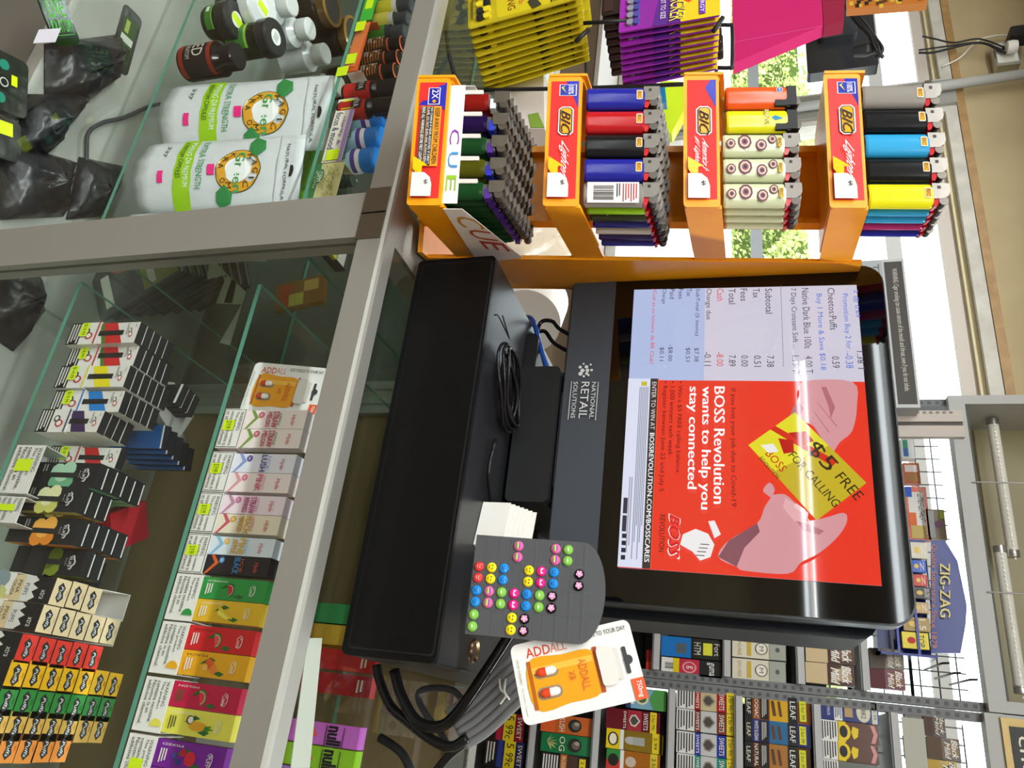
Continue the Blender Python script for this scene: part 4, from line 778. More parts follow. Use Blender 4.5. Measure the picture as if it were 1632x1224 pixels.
# loose boxes behind the white ones
def loose(lab, x, y, z, c, rz, sz=(.03, .012, .10), lying=True, art=None, name='vape_box'):
    t = thing(name, lab, 'box', M=Matrix.Translation((x, y, z)) @ rot(rz) @ (Matrix.Rotation(math.radians(82), 4, 'X') if lying else Matrix.Identity(4))); m = MB(); m.box(0, sz[0], 0, sz[1], 0, sz[2], c)
    if art: art(front(m, 0, 0, 0, sz[0], sz[2]))
    m.build('printed_box', t); return t
for i, (x, y) in enumerate(((-.372, .765), (-.37, .778), (-.368, .791))): loose('dark vape box with white edge stacked behind the lush columns, %s' % POSN[i], x, y, zl, '#2a2a2c', -8, (.03, .0115, .106), False, lambda d: d.rect(0, .96, 1, 1, '#e0e0dc'))
for i in range(5): loose('blue-edged black vape box in the rear group, %s from the front' % POSN[i], -.315+.003*i, .775+.0135*i, zl, '#262a30', 10, (.032, .0125, .088), False, lambda d: (d.rect(0, 0, 1, .97, 'g#2a5fa0'), d.rect(0, .97, 1, 1, '#e0e0dc')))
for i, (x, y, z_) in enumerate(((-.355, .835, .06), (-.33, .87, .03))): loose(['grey vape box back with fine print, lying upper', 'grey vape box back with fine print, lying lower'][i], x, y, zl+z_, '#c4c2bc', -20, (.05, .013, .07), True, lambda d: d.lines(.1, .1, .9, .9, 12, '#55544f'))
loose('red and white crumpled packet behind the black vape boxes', -.215, .80, zl+.05, '#a8202c', 30, (.05, .02, .07), True, lambda d: (d.text('Melts', .1, .4, .9, .7, '#f0e8e8')), 'red_packet')
loose('black box with brown pretzel-shaped art lying behind the cream boxes', -.13, .80, zl+.02, '#232426', 0, (.045, .02, .11), True, lambda d: (d.disc(.5, .6, .3, '#a85a3a', .1), d.disc(.42, .6, .09, '#232426', .035), d.disc(.62, .6, .09, '#232426', .035), d.text('PUFF', .3, .85, .7, .92, '#e8e8e6')))
# coloured puffs boxes with logos on their tops
def tl(c):
    def f(d):
        d.poly([(.12, .45), (.3, .72), (.5, .66), (.7, .76), (.9, .5), (.72, .28), (.5, .36), (.3, .24)], '#2b2a2c'); d.text('Puffs', .26, .40, .76, .60, '#f0f0f0', shear=.2); d.disc(.5, .86, .12, '#'+c[1], .05, 8)
    return f
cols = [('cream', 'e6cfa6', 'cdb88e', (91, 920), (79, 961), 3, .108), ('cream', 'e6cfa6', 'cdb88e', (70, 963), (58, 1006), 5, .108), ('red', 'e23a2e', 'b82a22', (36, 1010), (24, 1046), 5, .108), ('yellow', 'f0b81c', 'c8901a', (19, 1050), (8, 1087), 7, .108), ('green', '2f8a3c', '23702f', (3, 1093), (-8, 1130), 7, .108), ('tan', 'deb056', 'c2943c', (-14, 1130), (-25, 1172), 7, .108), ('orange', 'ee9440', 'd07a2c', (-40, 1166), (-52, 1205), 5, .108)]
for k, (nm, c1, c2, a, b, n, h) in enumerate(cols):
    A, B = aZ(a[0], a[1], zl+h), aZ(b[0], b[1], zl+h); w = .0285; X0, Y0 = A.x, max(.6535, A.y)
    def dr_(d, k=k, c1=c1):
        d.rect(0, .72, 1, 1, '#1d1d1e'); d.poly([(0, .58), (.0, .72), (.15, .78), (.3, .71), (.45, .8), (.6, .73), (.8, .79), (1, .70), (1, .56)], '#d8d8d4'); d.text('PUFFS', .3, .62, .75, .68, '#3a3a3a'); d.rect(0, .36, 1, .60, '#'+('d8c49a' if k < 2 else c1)); d.text('PINA' if k < 2 else 'LUSH', .2, .52, .7, .57, '#3a3020'); d.text('COLADA' if k < 2 else 'ICE', .2, .45, .8, .50, '#3a3020'); fruit(d, .5, .2, '#c8c880', '#8a9aa0', .6); d.text('xtra', .5, .88, .85, .94, '#d8d8d4', shear=.3)
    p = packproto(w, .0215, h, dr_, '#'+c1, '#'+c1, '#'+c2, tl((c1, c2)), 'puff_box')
    which = {0: 'cream box in the three-box row by the black vapes', 1: 'cream box in the five-box row next to the red'}.get(k, nm+' box with dark logo on top, in the %s row' % nm)
    row(p, n, X0, Y0, zl+.001, .0232, lambda i, wq=which: wq+', %s one' % ('front' if i == 0 else ORD[i]), '%s boxes row %s' % (nm, POSN[min(k, 5)]), .0008)
    if k in (0, 1, 4, 5): carton('white open carton around the %s boxes, %s' % (nm, ['short row', 'long row', '', '', 'torn at the back', 'plain rim'][k]), X0-.0018, X0+w+.0018, Y0-.0012, zl, (.12 if k == 0 else .0232*(n if k < 2 else 5)+.006), .05, lambda d: None, '#e8e4de', .104)
# ================= right case: upper shelf =================
zu = RU+.001
def xl(y): return 369-.279*(y-600)
hy = [(651, 713, 'two pink and white packs', [('STRAW', 'MELON', 'APPLE', 'c8506a', 'f0e4e2', '7a9a4a'), ('STRAW', 'MELON', 'APPLE', 'c8506a', 'f0e4e2', '7a9a4a')]), (719, 782, 'a lilac pack and a pink lemonade pack', [('LUSH', '', 'ICE', '5a3f9a', 'e8e8f4', '8aa0d8'), ('PINK', '', 'LEMONADE', 'e06a8a', 'f4e6e6', 'e0a0a8')]), (784, 847, 'a pink cream pack and an orange mango pack', [('STRAW', 'BERRIES', 'AND CREAM', 'd0609a', 'f2e0ea', 'c890b0'), ('PEACH', 'MANGO', 'WATERMELON', 'd8a83a', 'ece0cc', 'd05a6a')]), (849, 911, 'a pale blue pineapple pack and a black fire pack', [('PINE', 'APPLE', 'ICE', 'e8b83a', 'dce6f0', '8ac0e0'), ('BLACK', '', 'ICE', '3f8ac8', '26242a', 'd8602a')])]
for k, (ya, yb, ds, fl) in enumerate(hy):
    X0, X1 = aY(xl(ya), ya, .68).x, aY(xl(yb), yb, .68).x; w = (X1-X0-.002)/2
    def lip(d): d.poly([(0, 0), (1, 0), (1, 1), (0, 1)], '#f0eeea'); d.rect(.02, .03, .98, .97, '#26262a'); d.rect(.035, .05, .965, .95, '#f0eeea'); wlines(d, .08, .08, .94, .90, '#17171a', ('WARNING:', 'This product contains', 'nicotine. Nicotine is', 'an addictive chemical.')); d.rect(.3, .12, .56, .62, TAG); d.text('$19.99', .33, .2, .53, .5, '#5a6a10')
    carton('white warning carton holding %s' % ds, X0, X1, .6815, zu, .05, .030, lip, '#ecd4d2' if k == 0 else '#e8e6e4')
    for j, (a, b, c, c1, c2, c3) in enumerate(fl):
        t = thing('vape_pack', ('%s %s pack with %s lettering in the %s white warning carton, %s' % (['pinkish', 'lilac white', 'pink cream', 'pale blue'][k] if j == 0 else ['pinkish', 'lemonade pink', 'mango', 'black'][k], 'upright', a.lower()+(' '+b.lower() if b else ''), POSN[k], ['left', 'right'][j])), 'vape pack', (X0+.001+w*j, .684, zu+.001)); H = .108; m = MB(); m.box(0, w-.0006, 0, .015, 0, H, '#'+c2); d = front(m, 0, 0, 0, w, H)
        d.poly([(0, .31), (.4, .37), (1, .27), (1, .30), (.4, .42), (0, .35)], '#'+c3); d.disc(.25, .45, .17, '#'+c1, n=14); d.text('50', .17, .435, .33, .465, '#f4f4f4')
        d.btext(a, .08, .60, .92, .67, '#'+c1); 
        if b: d.btext(b, .12, .53, .88, .59, '#'+c1)
        d.text(c, .15, .68, .85, .715, '#'+c3); d.text('Hyde', .28, .83, .80, .89, '#c83a50' if k != 3 or j == 0 else '#d84a2a', shear=.4); m.build('printed_box', t)
cu = [(913, 986, 'green', [('2f9a48', 'watermelon', 'c8283a', '2f6a2c'), ('e8bc2a', 'banana', 'f4dc3a', 'b8901a')]), (989, 1071, 'red', [('d8242a', 'strawberry', 'e85a5a', '3f8a2c'), ('f0b01c', 'peach', 'e8602a', 'f0d060')]), (1077, 1163, 'magenta', [('c8184a', 'melon slice', 'e03a4a', '3f9a3a'), ('ece45a', 'pineapple', 'e8a82a', '4f8a2c')]), (1168, 1262, 'purple', [('7a1f9a', 'mixed berry', 'd8283a', '2a3a8a'), ('7a1f9a', 'mixed berry', 'd8283a', '2a3a8a')])]
for k, (ya, yb, ds, fl) in enumerate(cu):
    X0, X1 = aY(xl(ya), ya, .68).x, aY(xl(yb), yb, .68).x; w = (X1-X0-.002)/2
    def lip(d, fl=fl, k=k): d.rect(0, 0, 1, 1, '#f0eee9'); wlines(d, .06, .12, .88, .90, '#26262a'); d.disc(1.0-.12, .8, .14, '#'+(fl[1][0] if k else fl[0][0]), n=16, a0=90, a1=270); d.rect(.4, .3, .62, .75, TAG) if k == 3 else None
    carton('white warning carton under the %s fruit packs on the upper shelf' % ds, X0, X1, .6815, zu, .05, .034, lip, '#f0ece6')
    for j, (c1, fn, c2, c3) in enumerate(fl):
        t = thing('vape_pack', '%s vape pack with %s picture, %s in the row of fruit packs' % ({'2f9a48': 'green', 'e8bc2a': 'golden', 'd8242a': 'red', 'f0b01c': 'orange-yellow', 'c8184a': 'crimson', 'ece45a': 'pale yellow', '7a1f9a': 'purple'}[c1], fn, ['first', 'second', 'third', 'fourth', 'fifth', 'sixth', 'seventh', 'eighth'][2*k+j]), 'vape pack', (X0+.001+w*j, .684, zu+.001)); H = .112; m = MB(); m.box(0, w-.0006, 0, .016, 0, H, '#'+c1); d = front(m, 0, 0, 0, w, H)
        d.vtext(fn.upper().split()[0], .12, .34, .2, .56, '#f4f0e8' if k != 1 else '#5a1c14'); d.poly([(.2, .60), (.35, .54), (.5, .50), (.42, .58), (.3, .66)], '#2f6a2c'); d.poly([(.8, .66), (.9, .74), (.78, .78), (.7, .72)], '#2f6a2c')
        if 'banana' in fn:
            for q in range(3): d.spoly([(.3+.08*q, .56), (.45+.08*q, .55), (.72+.04*q, .64), (.78, .72-.02*q), (.6+.04*q, .66), (.4+.06*q, .60)], ['#f4dc3a', '#e8c82a', '#f8e868'][q])
        elif 'pine' in fn: d.spoly([(.45, .60), (.62, .56), (.75, .62), (.7, .72), (.52, .74), (.42, .67)], 'g#e8a82a'); d.poly([(.55, .73), (.5, .80), (.6, .77), (.66, .83), (.68, .76), (.8, .79), (.68, .72)], '#3f8a2c'); d.disc(.38, .56, .17, '#6a4a2a', n=14); d.disc(.38, .57, .13, '#f4f0e8', n=14)
        elif 'berry' in fn and k == 3: d.disc(.55, .66, .26, '#d8283a', n=16); d.disc(.38, .58, .14, '#c01a30', n=14); d.disc(.7, .55, .12, '#2a3a8a', n=14); d.disc(.52, .50, .11, '#3a4aa0', n=14)
        elif 'peach' in fn: d.disc(.45, .60, .2, '#e8602a', n=16); d.disc(.65, .66, .18, '#f08a3a', n=16); d.disc(.6, .57, .13, '#f4c060', n=12)
        else: d.disc(.55, .60, .3, '#'+c3, n=16, a0=20, a1=200); d.disc(.55, .60, .25, '#f0e8d8', n=16, a0=20, a1=200); d.disc(.55, .60, .23, '#'+c2, n=16, a0=20, a1=200)
        for (a_, r_) in ((.38, .13), (.5, .15), (.62, .13)): d.disc(a_, .86, r_, '#f4f4ec', r_*.24, 12)
        for (a_, r_) in ((.38, .115), (.5, .135), (.62, .115)): d.disc(a_, .86, r_, '#'+c1, r_*.24, 12)
        d.text('Cuvie' if k < 3 else 'PUFF', .32, .84, .72, .885, '#f4f4ec'); d.lines(.3, .36, .8, .44, 3, '#f0e8e0' if k != 2 else '#5a5a2a'); m.build('printed_box', t)
# packs further back on the upper shelf, seen through the glass top
for i, (x, y, c, l) in enumerate(((-.125, .965, '3fa05a', 'green'), (-.110, .985, '5fc070', 'light green'), (-.097, .965, 'd8b03a', 'yellow'), (-.082, .985, 'e0bc4a', 'light yellow'), (-.066, .965, 'c8282a', 'red'), (-.036, .965, 'b82428', 'deep red'))):
    t = thing('vape_pack', '%s fruit pack at the back of the upper shelf seen through the glass top' % l, 'vape pack', (x, y, zu)); m = MB(); m.box(0, .026, 0, .015, 0, .11, '#'+c); front(m, 0, 0, 0, .026, .11).disc(.5, .62, .25, '#c03030', n=10).lines(.2, .8, .8, .9, 2, '#f0ece0'); m.build('printed_box', t)
for i, (ya, c, l) in enumerate(((1150, 'g#c468c8', 'purple-pink'), (1187, 'g#8cc22c', 'lime green'), (1224, 'g#9a7ac0', 'violet'))):
    a, b = aY(505-.3*(ya-1150), ya, .79), aY(505-.3*(ya-1115), ya+36, .79)
    t = thing('null_pack', '%s pouch-like vape pack with bold black lettering, watermelon art' % l, 'vape pack', (a.x, .79, zu+.097)); w = (b-a).length; H = .096; m = MB(); m.box(0, w-.001, 0, .016, 0, H, c); d = front(m, 0, 0, 0, w, H)
    d.poly([(.2, .22), (.7, .3), (.62, .5), (.25, .44)], '#e0584a'); d.poly([(.16, .2), (.2, .22), (.25, .44), (.2, .46)], '#3f8a3a'); d.btext('null', .12, .62, .9, .80, '#26202a'); d.rect(.1, .60, .95, .61, '#26202a'); d.rect(.1, .82, .95, .83, '#26202a'); m.build('printed_box', t)
t = thing('pack_stand', 'clear acrylic stand raising the lettered vape packs', 'stand', (.005, .785, zu)); MB().box(0, .14, 0, .03, 0, .095, 'u#c8ccc8').build('tray', t)

# capsule blister cards
def addall(lab, M, w, h):
    t = thing('capsule_card', lab, 'blister card', M=M); m = MB()
    m.prism(rr(w, h, .006, 4), 0, .0008, 'g#efeeeb'); d = D(m, (0, 0, 0), (1, 0, 0), (0, 0, 1), w, h, .0002)
    d.utext('ADD', .08, .12, .2, .32, '#d84a2c').utext('ADD', .085, .123, .205, .323, '#d84a2c'); d.utext('ALL', .08, .325, .2, .46, '#e08a70'); d.utext('ADD FOCUS TO YOUR DAY', .07, .50, .13, .96, '#2a2a2c')
    d.rect(.86, .80, 1, .99, '#e85a2c') if False else d.rect(.74, .90, 1, 1, 'g#e85a2c'); d.text('750mg', .77, .925, .97, .975, '#ffffff'); d.poly(rr(.34, .034, .015, 3, .33, .885), '#3c3e42'); d.disc(.5, .918, .06, '#3c3e42', n=12)
    d.text('DIETARY SUPPLEMENT', .2, .035, .52, .05, '#4a4a4a'); d.text('Net Contents: 2 Capsules', .56, .035, .9, .05, '#4a4a4a')
    m.build('card', t)
    m = MB(); d = D(m, (0, -.0005, 0), (1, 0, 0), (0, 0, 1), w, h, .0002)
    d.spoly([(.26, .12), (.84, .12), (.85, .4), (.80, .66), (.30, .66), (.25, .4)], 'g#eba21c'); d.rect(.25, .11, .85, .14, 'g#b8601c'); d.rect(.25, .655, .82, .69, 'g#b5502c'); d.rect(.34, .14, .42, .64, 'g#f4bc48'); d.text('ADDALL', .36, .52, .74, .585, '#d8602c'); d.text('XR', .48, .43, .6, .48, '#d8602c'); m.build('bottle_picture', t)
    MB().prism(rr(.48*w, .13*h, .003, 3, .28*w, .68*h), -.004, 0, 'g#e4e2dc').prism(rr(.40*w, .045*h, .002, 2, .32*w, .81*h), -.0035, 0, 'g#dcdad4').build('cap', t)
    for i, x in enumerate((.36, .62)):
        m = MB(); r = .055*w; z0 = .17*h; m.X = Matrix.Translation((x*w+r, -.002, z0)); L = .17*h
        m.lathe([(0, 0), (r*.6, r*.25), (r, r), (r, L/2)], 'g#e04a2a', seg=14, sc=(1, .7)); m.lathe([(r, L/2), (r, L-r), (r*.6, L-r*.25), (0, L)], 'g#f0efec', seg=14, sc=(1, .7)); m.build('capsule', t)
        m = MB(); m.prism(rr(2.8*r, L+r, r*1.3, 5, x*w-.4*r, z0-.5*r), -.0009, -.0006, 'g#9a8468'); m.build('blister', t)
    return t
def frY(bl, br, tl_, Y, Y2=None):
    a, b, c = aY(bl[0], bl[1], Y), aY(br[0], br[1], Y), aY(tl_[0], tl_[1], Y2 or Y); ex_ = (b-a).normalized(); h = ((c-a)-ex_*(c-a).dot(ex_)).length
    return fr(a, b-a, c-a), (b-a).length, h
M, w, h = frY((408, 577), (381, 655), (527, 577), .712, .722); addall('white capsule blister card inside the case, left of the warning cartons', M, w, h)
M, w, h = frY((812, 1030), (836, 1158), (1006, 1006), .665, .68); addall('white capsule blister card standing outside beside the grey earring card', M, w, h)

# earring card
M, w, h = frY((760, 852), (741, 1010), (930, 868), .648, .665)
t = thing('earring_card', 'dark grey plastic card with rounded top full of stud earrings', 'earring display', M=M); m = MB()
O = [(0, 0), (w, 0), (w, h*1.0)]+[(w/2+w/2*math.cos(math.radians(a)), h+.22*h*math.sin(math.radians(a))) for a in range(10, 175, 10)]+[(0, h)]
m.prism(O, 0, .0015, '#4c4d50'); d = front(m, 0, 0, 0, w, h)
for i in range(1, 5): d.rect(.02+.24*i-.002, .02, .02+.24*i+.002, 1.08, '#5f6063') if i < 4 else None
for r in range(1, 10): d.rect(.02, .115*r-.0015, .98, .115*r+.0015, '#5f6063')
m.build('card', t)
grid = {1: '-rbg', 2: '-yw-', 3: '-bg-', 4: 'w-py', 5: '-ybf', 6: '-pg-', 7: 'wbf-', 8: 'g---', 9: '-f--'}
SC = {'r': ('red', 'g#d8383a', '#f0c8b0'), 'y': ('yellow smiley', 'g#f4e01c', '#2a2410'), 'b': ('blue', 'g#1a8ae0', '#0c3c7a'), 'g': ('green', 'g#7fc04a', '#d8ecc0'), 'w': ('rainbow', 'g#e86aa8', '#f4d84a'), 'p': ('pink butterfly', 'g#e81c88', '#f8c8e0'), 'f': ('black flower', 'g#17141a', '#e8a0c8')}
stud = {}
for r in range(1, 10):
    for c in range(4):
        k = grid[r][c]
        for s_ in (0, 1):
            px = w*(.07+.24*c+.115*s_+.02); pz = h*(.115*r-.055)
            if k == '-': continue
            Ms = M @ Matrix.Translation((px, -.0002, pz))
            lab = '%s stud earring, %s row from the bottom of the grey card, %s column' % (SC[k][0], (['']+['bottom', 'second', 'third', 'fourth', 'fifth', 'sixth', 'seventh', 'eighth', 'ninth'])[r] if r > 1 else 'lowest', POSN[c]); g = 'pair of %s studs in row %s column %s' % (SC[k][0], POSN[min(r-1, 5)] if r < 7 else ['seventh', 'eighth', 'ninth'][r-7], POSN[c])
            lab = lab.replace('lowest row from the bottom', 'lowest row')
            if k in stud:
                o = dup(stud[k], M=Ms, label=lab, group=g)
            else:
                o = thing('stud_earring', lab, 'earring', M=Ms, group=g); stud[k] = o; m = MB(); R = .0045
                m.X = Matrix.Rotation(math.pi/2, 4, 'X'); m.lathe([(0, 0), (R, 0), (R, .001), (R*.8, .0022), (R*.4, .0028), (0, .003)], SC[k][1], seg=16); m.X = Matrix.Identity(4)
                d = D(m, (-R, -.0029, -R), (1, 0, 0), (0, 0, 1), 2*R, 2*R, .0002)
                if k == 'y': d.disc(.35, .62, .07, SC[k][2]); d.disc(.65, .62, .07, SC[k][2]); d.poly([(.28, .4), (.5, .25), (.72, .4), (.5, .33)], SC[k][2])
                elif k == 'f':
                    for a in range(5): d.disc(.5+.2*math.cos(a*1.257), .5+.2*math.sin(a*1.257), .14, SC[k][2])
                    d.disc(.5, .5, .08, '#fff0f8')
                elif k == 'w': d.rect(.2, .55, .8, .68, '#8a3ad0'); d.rect(.2, .42, .8, .55, '#f4d84a'); d.rect(.25, .3, .75, .42, '#3ab04a')
                elif k == 'p': d.poly([(.5, .5), (.25, .75), (.2, .45), (.5, .42), (.8, .45), (.75, .75)], SC[k][2])
                elif k == 'g': d.poly([(.2, .45), (.5, .6), (.8, .5), (.5, .42)], SC[k][2])
                else: d.disc(.38, .58, .06, SC[k][2]); d.disc(.62, .58, .06, SC[k][2]); d.rect(.35, .34, .65, .4, SC[k][2])
                m.build('face', o)

# ================= on and behind the cash drawer =================
zt_ = 1.0+DH+.012-.006
t = thing('cable_coil', 'coil of thin black cable lying on top of the cash drawer', 'cable'); zt_ = 1.1065
c0, c1 = aZ(800, 545, zt_+.006), aZ(812, 690, zt_+.006); mid = (c0+c1)/2; ax = (c1-c0)/2
for i in range(5):
    m = MB(); pts = []; rr_ = .030-.003*i; f = .97-.06*i
    for k in range(25): a = 2*math.pi*k/24; pts.append(mid+ax*f*math.cos(a)+Vector((-ax.y, ax.x, 0)).normalized()*rr_*math.sin(a)+Vector((0, 0, .002+.004*(i % 3)+.002*math.sin(3*a+i))))
    m.tube(pts, .0019, 'g#1c1c1e', 6, 2); m.build('loop', t)
MB().tube([aZ(812, 540, zt_+.012), aZ(795, 505, zt_+.018), aZ(788, 502, zt_+.01)], .0008, '#2a2a2a', 6).tube([aZ(812, 540, zt_+.012), aZ(801, 503, zt_+.022)], .0008, '#2a2a2a', 6).build('wire_tie', t)
MB().tube([aZ(790, 700, zt_+.004), aZ(779, 755, zt_+.003), aZ(790, 820, zt_+.003), aZ(822, 850, zt_+.003), aZ(850, 880, zt_+.003)], .0022, 'g#1a1a1c', 8).build('cable', None, 'thin black cable running from the coil toward the white papers', 'cable')
MB().tube([aY(838, 505, .84), aY(850, 512, .83), aY(862, 555, .83), aY(878, 610, .83), aY(892, 650, .84)], .0035, 'g#1f4a9a', 8).build('blue_cable', None, 'blue network cable bending down beside the paper roll', 'cable')
for i, pts in enumerate(([(930, 545), (893, 525), (880, 512), (862, 514), (855, 540), (850, 590), (851, 640), (860, 700), (848, 770), (845, 830)], [(925, 570), (885, 548), (868, 528), (852, 536), (845, 570), (850, 620), (870, 660), (880, 700)])):
    MB().tube([aY(x, y, .835+.006*i) for x, y in pts], .0028, 'g#17171a', 8).build('cable', None, ['black cable looping over the paper roll and along the black box', 'second black cable crossing under the customer display'][i], 'cable')
P = aY(868, 495, .99); t = thing('paper_roll', 'fat roll of white receipt paper behind the cash drawer', 'paper roll', M=Matrix.Translation((P.x, P.y, 1.05)) @ rot(-38) @ Matrix.Rotation(math.radians(86), 4, 'Y'))
MB().lathe([(.012, -.045), (.052, -.045), (.052, .045), (.012, .045), (.012, -.045)], ['#d8d4cc', '#e8e6e2', '#d8d4cc', '#8a7a60'], seg=32).build('paper', t)
t = thing('white_carton', 'white cardboard box under the paper roll behind the drawer', 'box', (-.60, .93, 1.0)); MB().box(0, .10, 0, .16, 0, -.001+.0, '#d8d4cc').box(0, .10, 0, .15, 0, .002, '#d8d4cc').build('sheet', t)
q0 = aY(800, 862, .80)
t = thing('receipt_printer', 'black box-shaped receipt printer under the customer display', 'printer', (-.40, .79, 1.111)); MB().prism(rr(.17, .05, .006, 3), 0, .0+.17, '#1a1b1d').build('housing', t); MB().prism(rr(.12, .012, .003, 2, .03, .052), .01, .12, 'g#232427').build('lid', t)
t = thing('paper_stack', 'stack of white papers standing on the cash drawer behind the earring card', 'papers', (-.212, .735, zt_), math.radians(-14))
for i in range(7): MB().box(0, .05, .003*i, .003*i+.0012, 0, .055-.004*(6-i), '#e8e6e0').build('sheet', t)
# cables leaving the drawer on the right
def cab(pts, r, c, lab, Y0=.72, dY=0): return MB().tube([aY(x, y, Y0+dY*i) for i, (x, y) in enumerate(pts)], r, c, 10).build('cable', None, lab, 'cable')
cab([(600, 1060), (605, 1085), (622, 1125), (650, 1150), (690, 1180), (720, 1190), (745, 1175)], .005, 'g#1b1b1d', 'thick black cable looping out from under the drawer, outer', .76)
cab([(628, 1068), (640, 1110), (665, 1150), (700, 1158), (730, 1135), (775, 1070), (820, 1000)], .0056, 'g#141416', 'thick black cable sweeping up beside the grey cable bundle', .745)
cab([(745, 1125), (720, 1100), (680, 1098), (666, 1110), (680, 1140), (700, 1165), (712, 1185)], .0035, '#3c3d40', 'dark grey cable making a small loop below the bundle', .79)
cab([(740, 1185), (715, 1205), (690, 1235)], .0045, 'g#1b1b1d', 'black cable leaving toward the lower right corner', .80)
cab([(605, 1175), (640, 1200), (660, 1240)], .005, '#232426', 'black cable behind the lettered vape packs', .86)
t = thing('cable_bundle', 'bundle of grey cable folded and tied with a white twist tie', 'cable')
for i in range(6):
    o_ = i*10; MB().tube([aY(712+6*i, 1138+10*i, .765), aY(750+5*i, 1108+12*i, .765), aY(795+4*i, 1066+13*i, .765), aY(840+2*i, 1030+13*i, .77), aY(880, 1005+10*i, .80)], .0043, '#7c7d81', 8).build('strand', t)
MB().tube([aY(796, 1082, .755), aY(798, 1098, .752), aY(806, 1108, .755), aY(797, 1122, .755)], .0011, '#f0efec', 6).tube([aY(806, 1082, .755), aY(804, 1102, .750), aY(812, 1115, .755)], .0011, '#f0efec', 6).build('twist_tie', t)
# ================= cigar racks at the back right =================
YR = 1.5
XLa, XLb, XRa, XRb = -.668, -.110, -.108, .45
def shelf_z(x, y): return aY(x, y, YR).z
def rack(lab, xa, xb, zs_, ztop, gridz):
    t = thing('cigar_rack', lab, 'display rack', ((xa+xb)/2, YR, 0)); ox = -(xa+xb)/2
    def T(m): m.X = Matrix.Translation((ox, -YR, 0)); return m
    for x in (xa, xb-.014):
        m = T(MB()); m.box(x, x+.014, YR-.002, YR+.02, 0, ztop, '#77787b')
        z = .6
        while z < ztop-.01: m.box(x+.004, x+.010, YR-.0025, YR-.002, z, z+.006, '#55565a'); z += .014
        m.build('upright', t)
    for z in zs_:
        m = T(MB()); m.box(xa+.014, xb-.014, YR-.012, YR+.20, z-.012, z-.006, '#77787a').box(xa+.014, xb-.014, YR-.014, YR-.012, z-.009, z+.002, '#b9babc'); m.build('shelf', t)
        m = T(MB()); m.tube([(xa+.014, YR+.10, z+.085), (xb-.014, YR+.10, z+.085)], .003, '#1e1e20', 6, 0); m.build('crossbar', t)
    m = T(MB()); m.box(xa+.014, xb-.014, YR+.21, YR+.22, 0, gridz, '#232325'); m.build('back_panel', t)
    m = T(MB()); x = xa+.02
    while x < xb-.01: m.tube([(x, YR+.13, gridz), (x, YR+.13, ztop)], .0013, '#55565a', 5, 0); x += .0275
    z = gridz
    while z < ztop: m.tube([(xa+.014, YR+.132, z), (xb-.014, YR+.132, z)], .0013, '#55565a', 5, 0); z += .031
    m.build('wire_grid', t); return t
zL = [shelf_z(a, 1070) for a in (940, 1050, 1163, 1280, 1382)]
zR = [shelf_z(a, 1150) for a in (752, 857, 957, 1075, 1182, 1306, 1428)]
rack('grey perforated steel rack at the back, mostly hidden behind the customer display', XLa, XLb, zL, 1.745, zL[-1]-.05)
rack('grey perforated steel rack at the right edge, filled with cigarillo pouches', XRa, XRb, zR, 1.73, zR[-1]-.06)
# ---- light header boxes on top ----
def header(lab, xa, xb, z0, tubes):
    t = thing('header_box', lab, 'sign box', ((xa+xb)/2, YR, z0)); ox = -(xa+xb)/2; H = .42; bh = .030
    m = MB(); m.box(xa+ox, xb+ox, -.02, .0, 0, bh, '#b9bab8').box(xa+ox, xb+ox, .0, .12, bh-.004, bh, '#9c9d9a').box(xa+ox, xb+ox, -.02, .12, H-.03, H, '#b9bab8').box(xa+ox, xa+ox+.018, -.02, .12, bh, H-.03, '#b9bab8').box(xb+ox-.018, xb+ox, -.02, .12, bh, H-.03, '#b9bab8'); m.build('frame', t)
    MB().box(xa+ox+.018, xb+ox-.018, -.0205, -.018, bh-.003, bh, '#4c4d4c').build('lip', t)
    MB().box(xa+ox+.018, xb+ox-.018, .11, .115, bh, H-.03, 'reflector').build('reflector', t)
    if tubes:
        for x in tubes: MB().tube([(x+ox, -.022, .02), (x+ox, -.022, H-.02)], .0016, '#d4d4d0', 6, 0).build('support_rod', t)
    return t
header('open grey light box with two unlit tubes above the left rack', XLa, XLb, 1.738, (-.495, -.30))
for i, (a, b) in enumerate((((1583, 669), (1613, 888)), ((1594, 871), (1626, 1106)))):
    A, B = aY(a[0], a[1], YR+.045), aY(b[0], b[1], YR+.045); A.z = B.z = (A.z+B.z)/2; B.x = min(B.x, XLb-.03)
    t = thing('light_tube', ['unlit white fluorescent tube, left one in the open light box', 'unlit white fluorescent tube, right one in the open light box'][i], 'light tube', tuple(A))
    L = B.x-A.x; m = MB(); m.X = Matrix.Rotation(math.pi/2, 4, 'Y'); m.lathe([(.010, .012), (.010, L-.012)], 'g#dedcd2', seg=16)
    for k in range(int(L/.008)): m.box(-.0015, .0015, -.0112, -.010, .014+.008*k, .017+.008*k, '#f4f2ea')
    m.build('glass_tube', t)
    for za_, zb_ in ((0, .012), (L-.012, L)): m = MB(); m.X = Matrix.Rotation(math.pi/2, 4, 'Y'); m.lathe([(0, za_), (.0106, za_), (.0106, zb_), (0, zb_)], 'm#b8b8b4', seg=16); m.build('end_cap', t)
header('closed grey header box above the right rack carrying a dark warning sign', XRa, XRb, 1.730, None)
a = aY(1593, 1143, YR-.02); t = thing('warning_sign', 'dark sign with pale text and gold frame on the right header box', 'sign', (a.x, YR-.0215, a.z)); m = MB(); m.box(0, .5, -.003, 0, 0, .3, 'g#c9a83c').box(.012, .49, -.0035, -.003, .010, .29, '#3a3a3a'); d = front(m, 0, -.0035, 0, .5, .3)
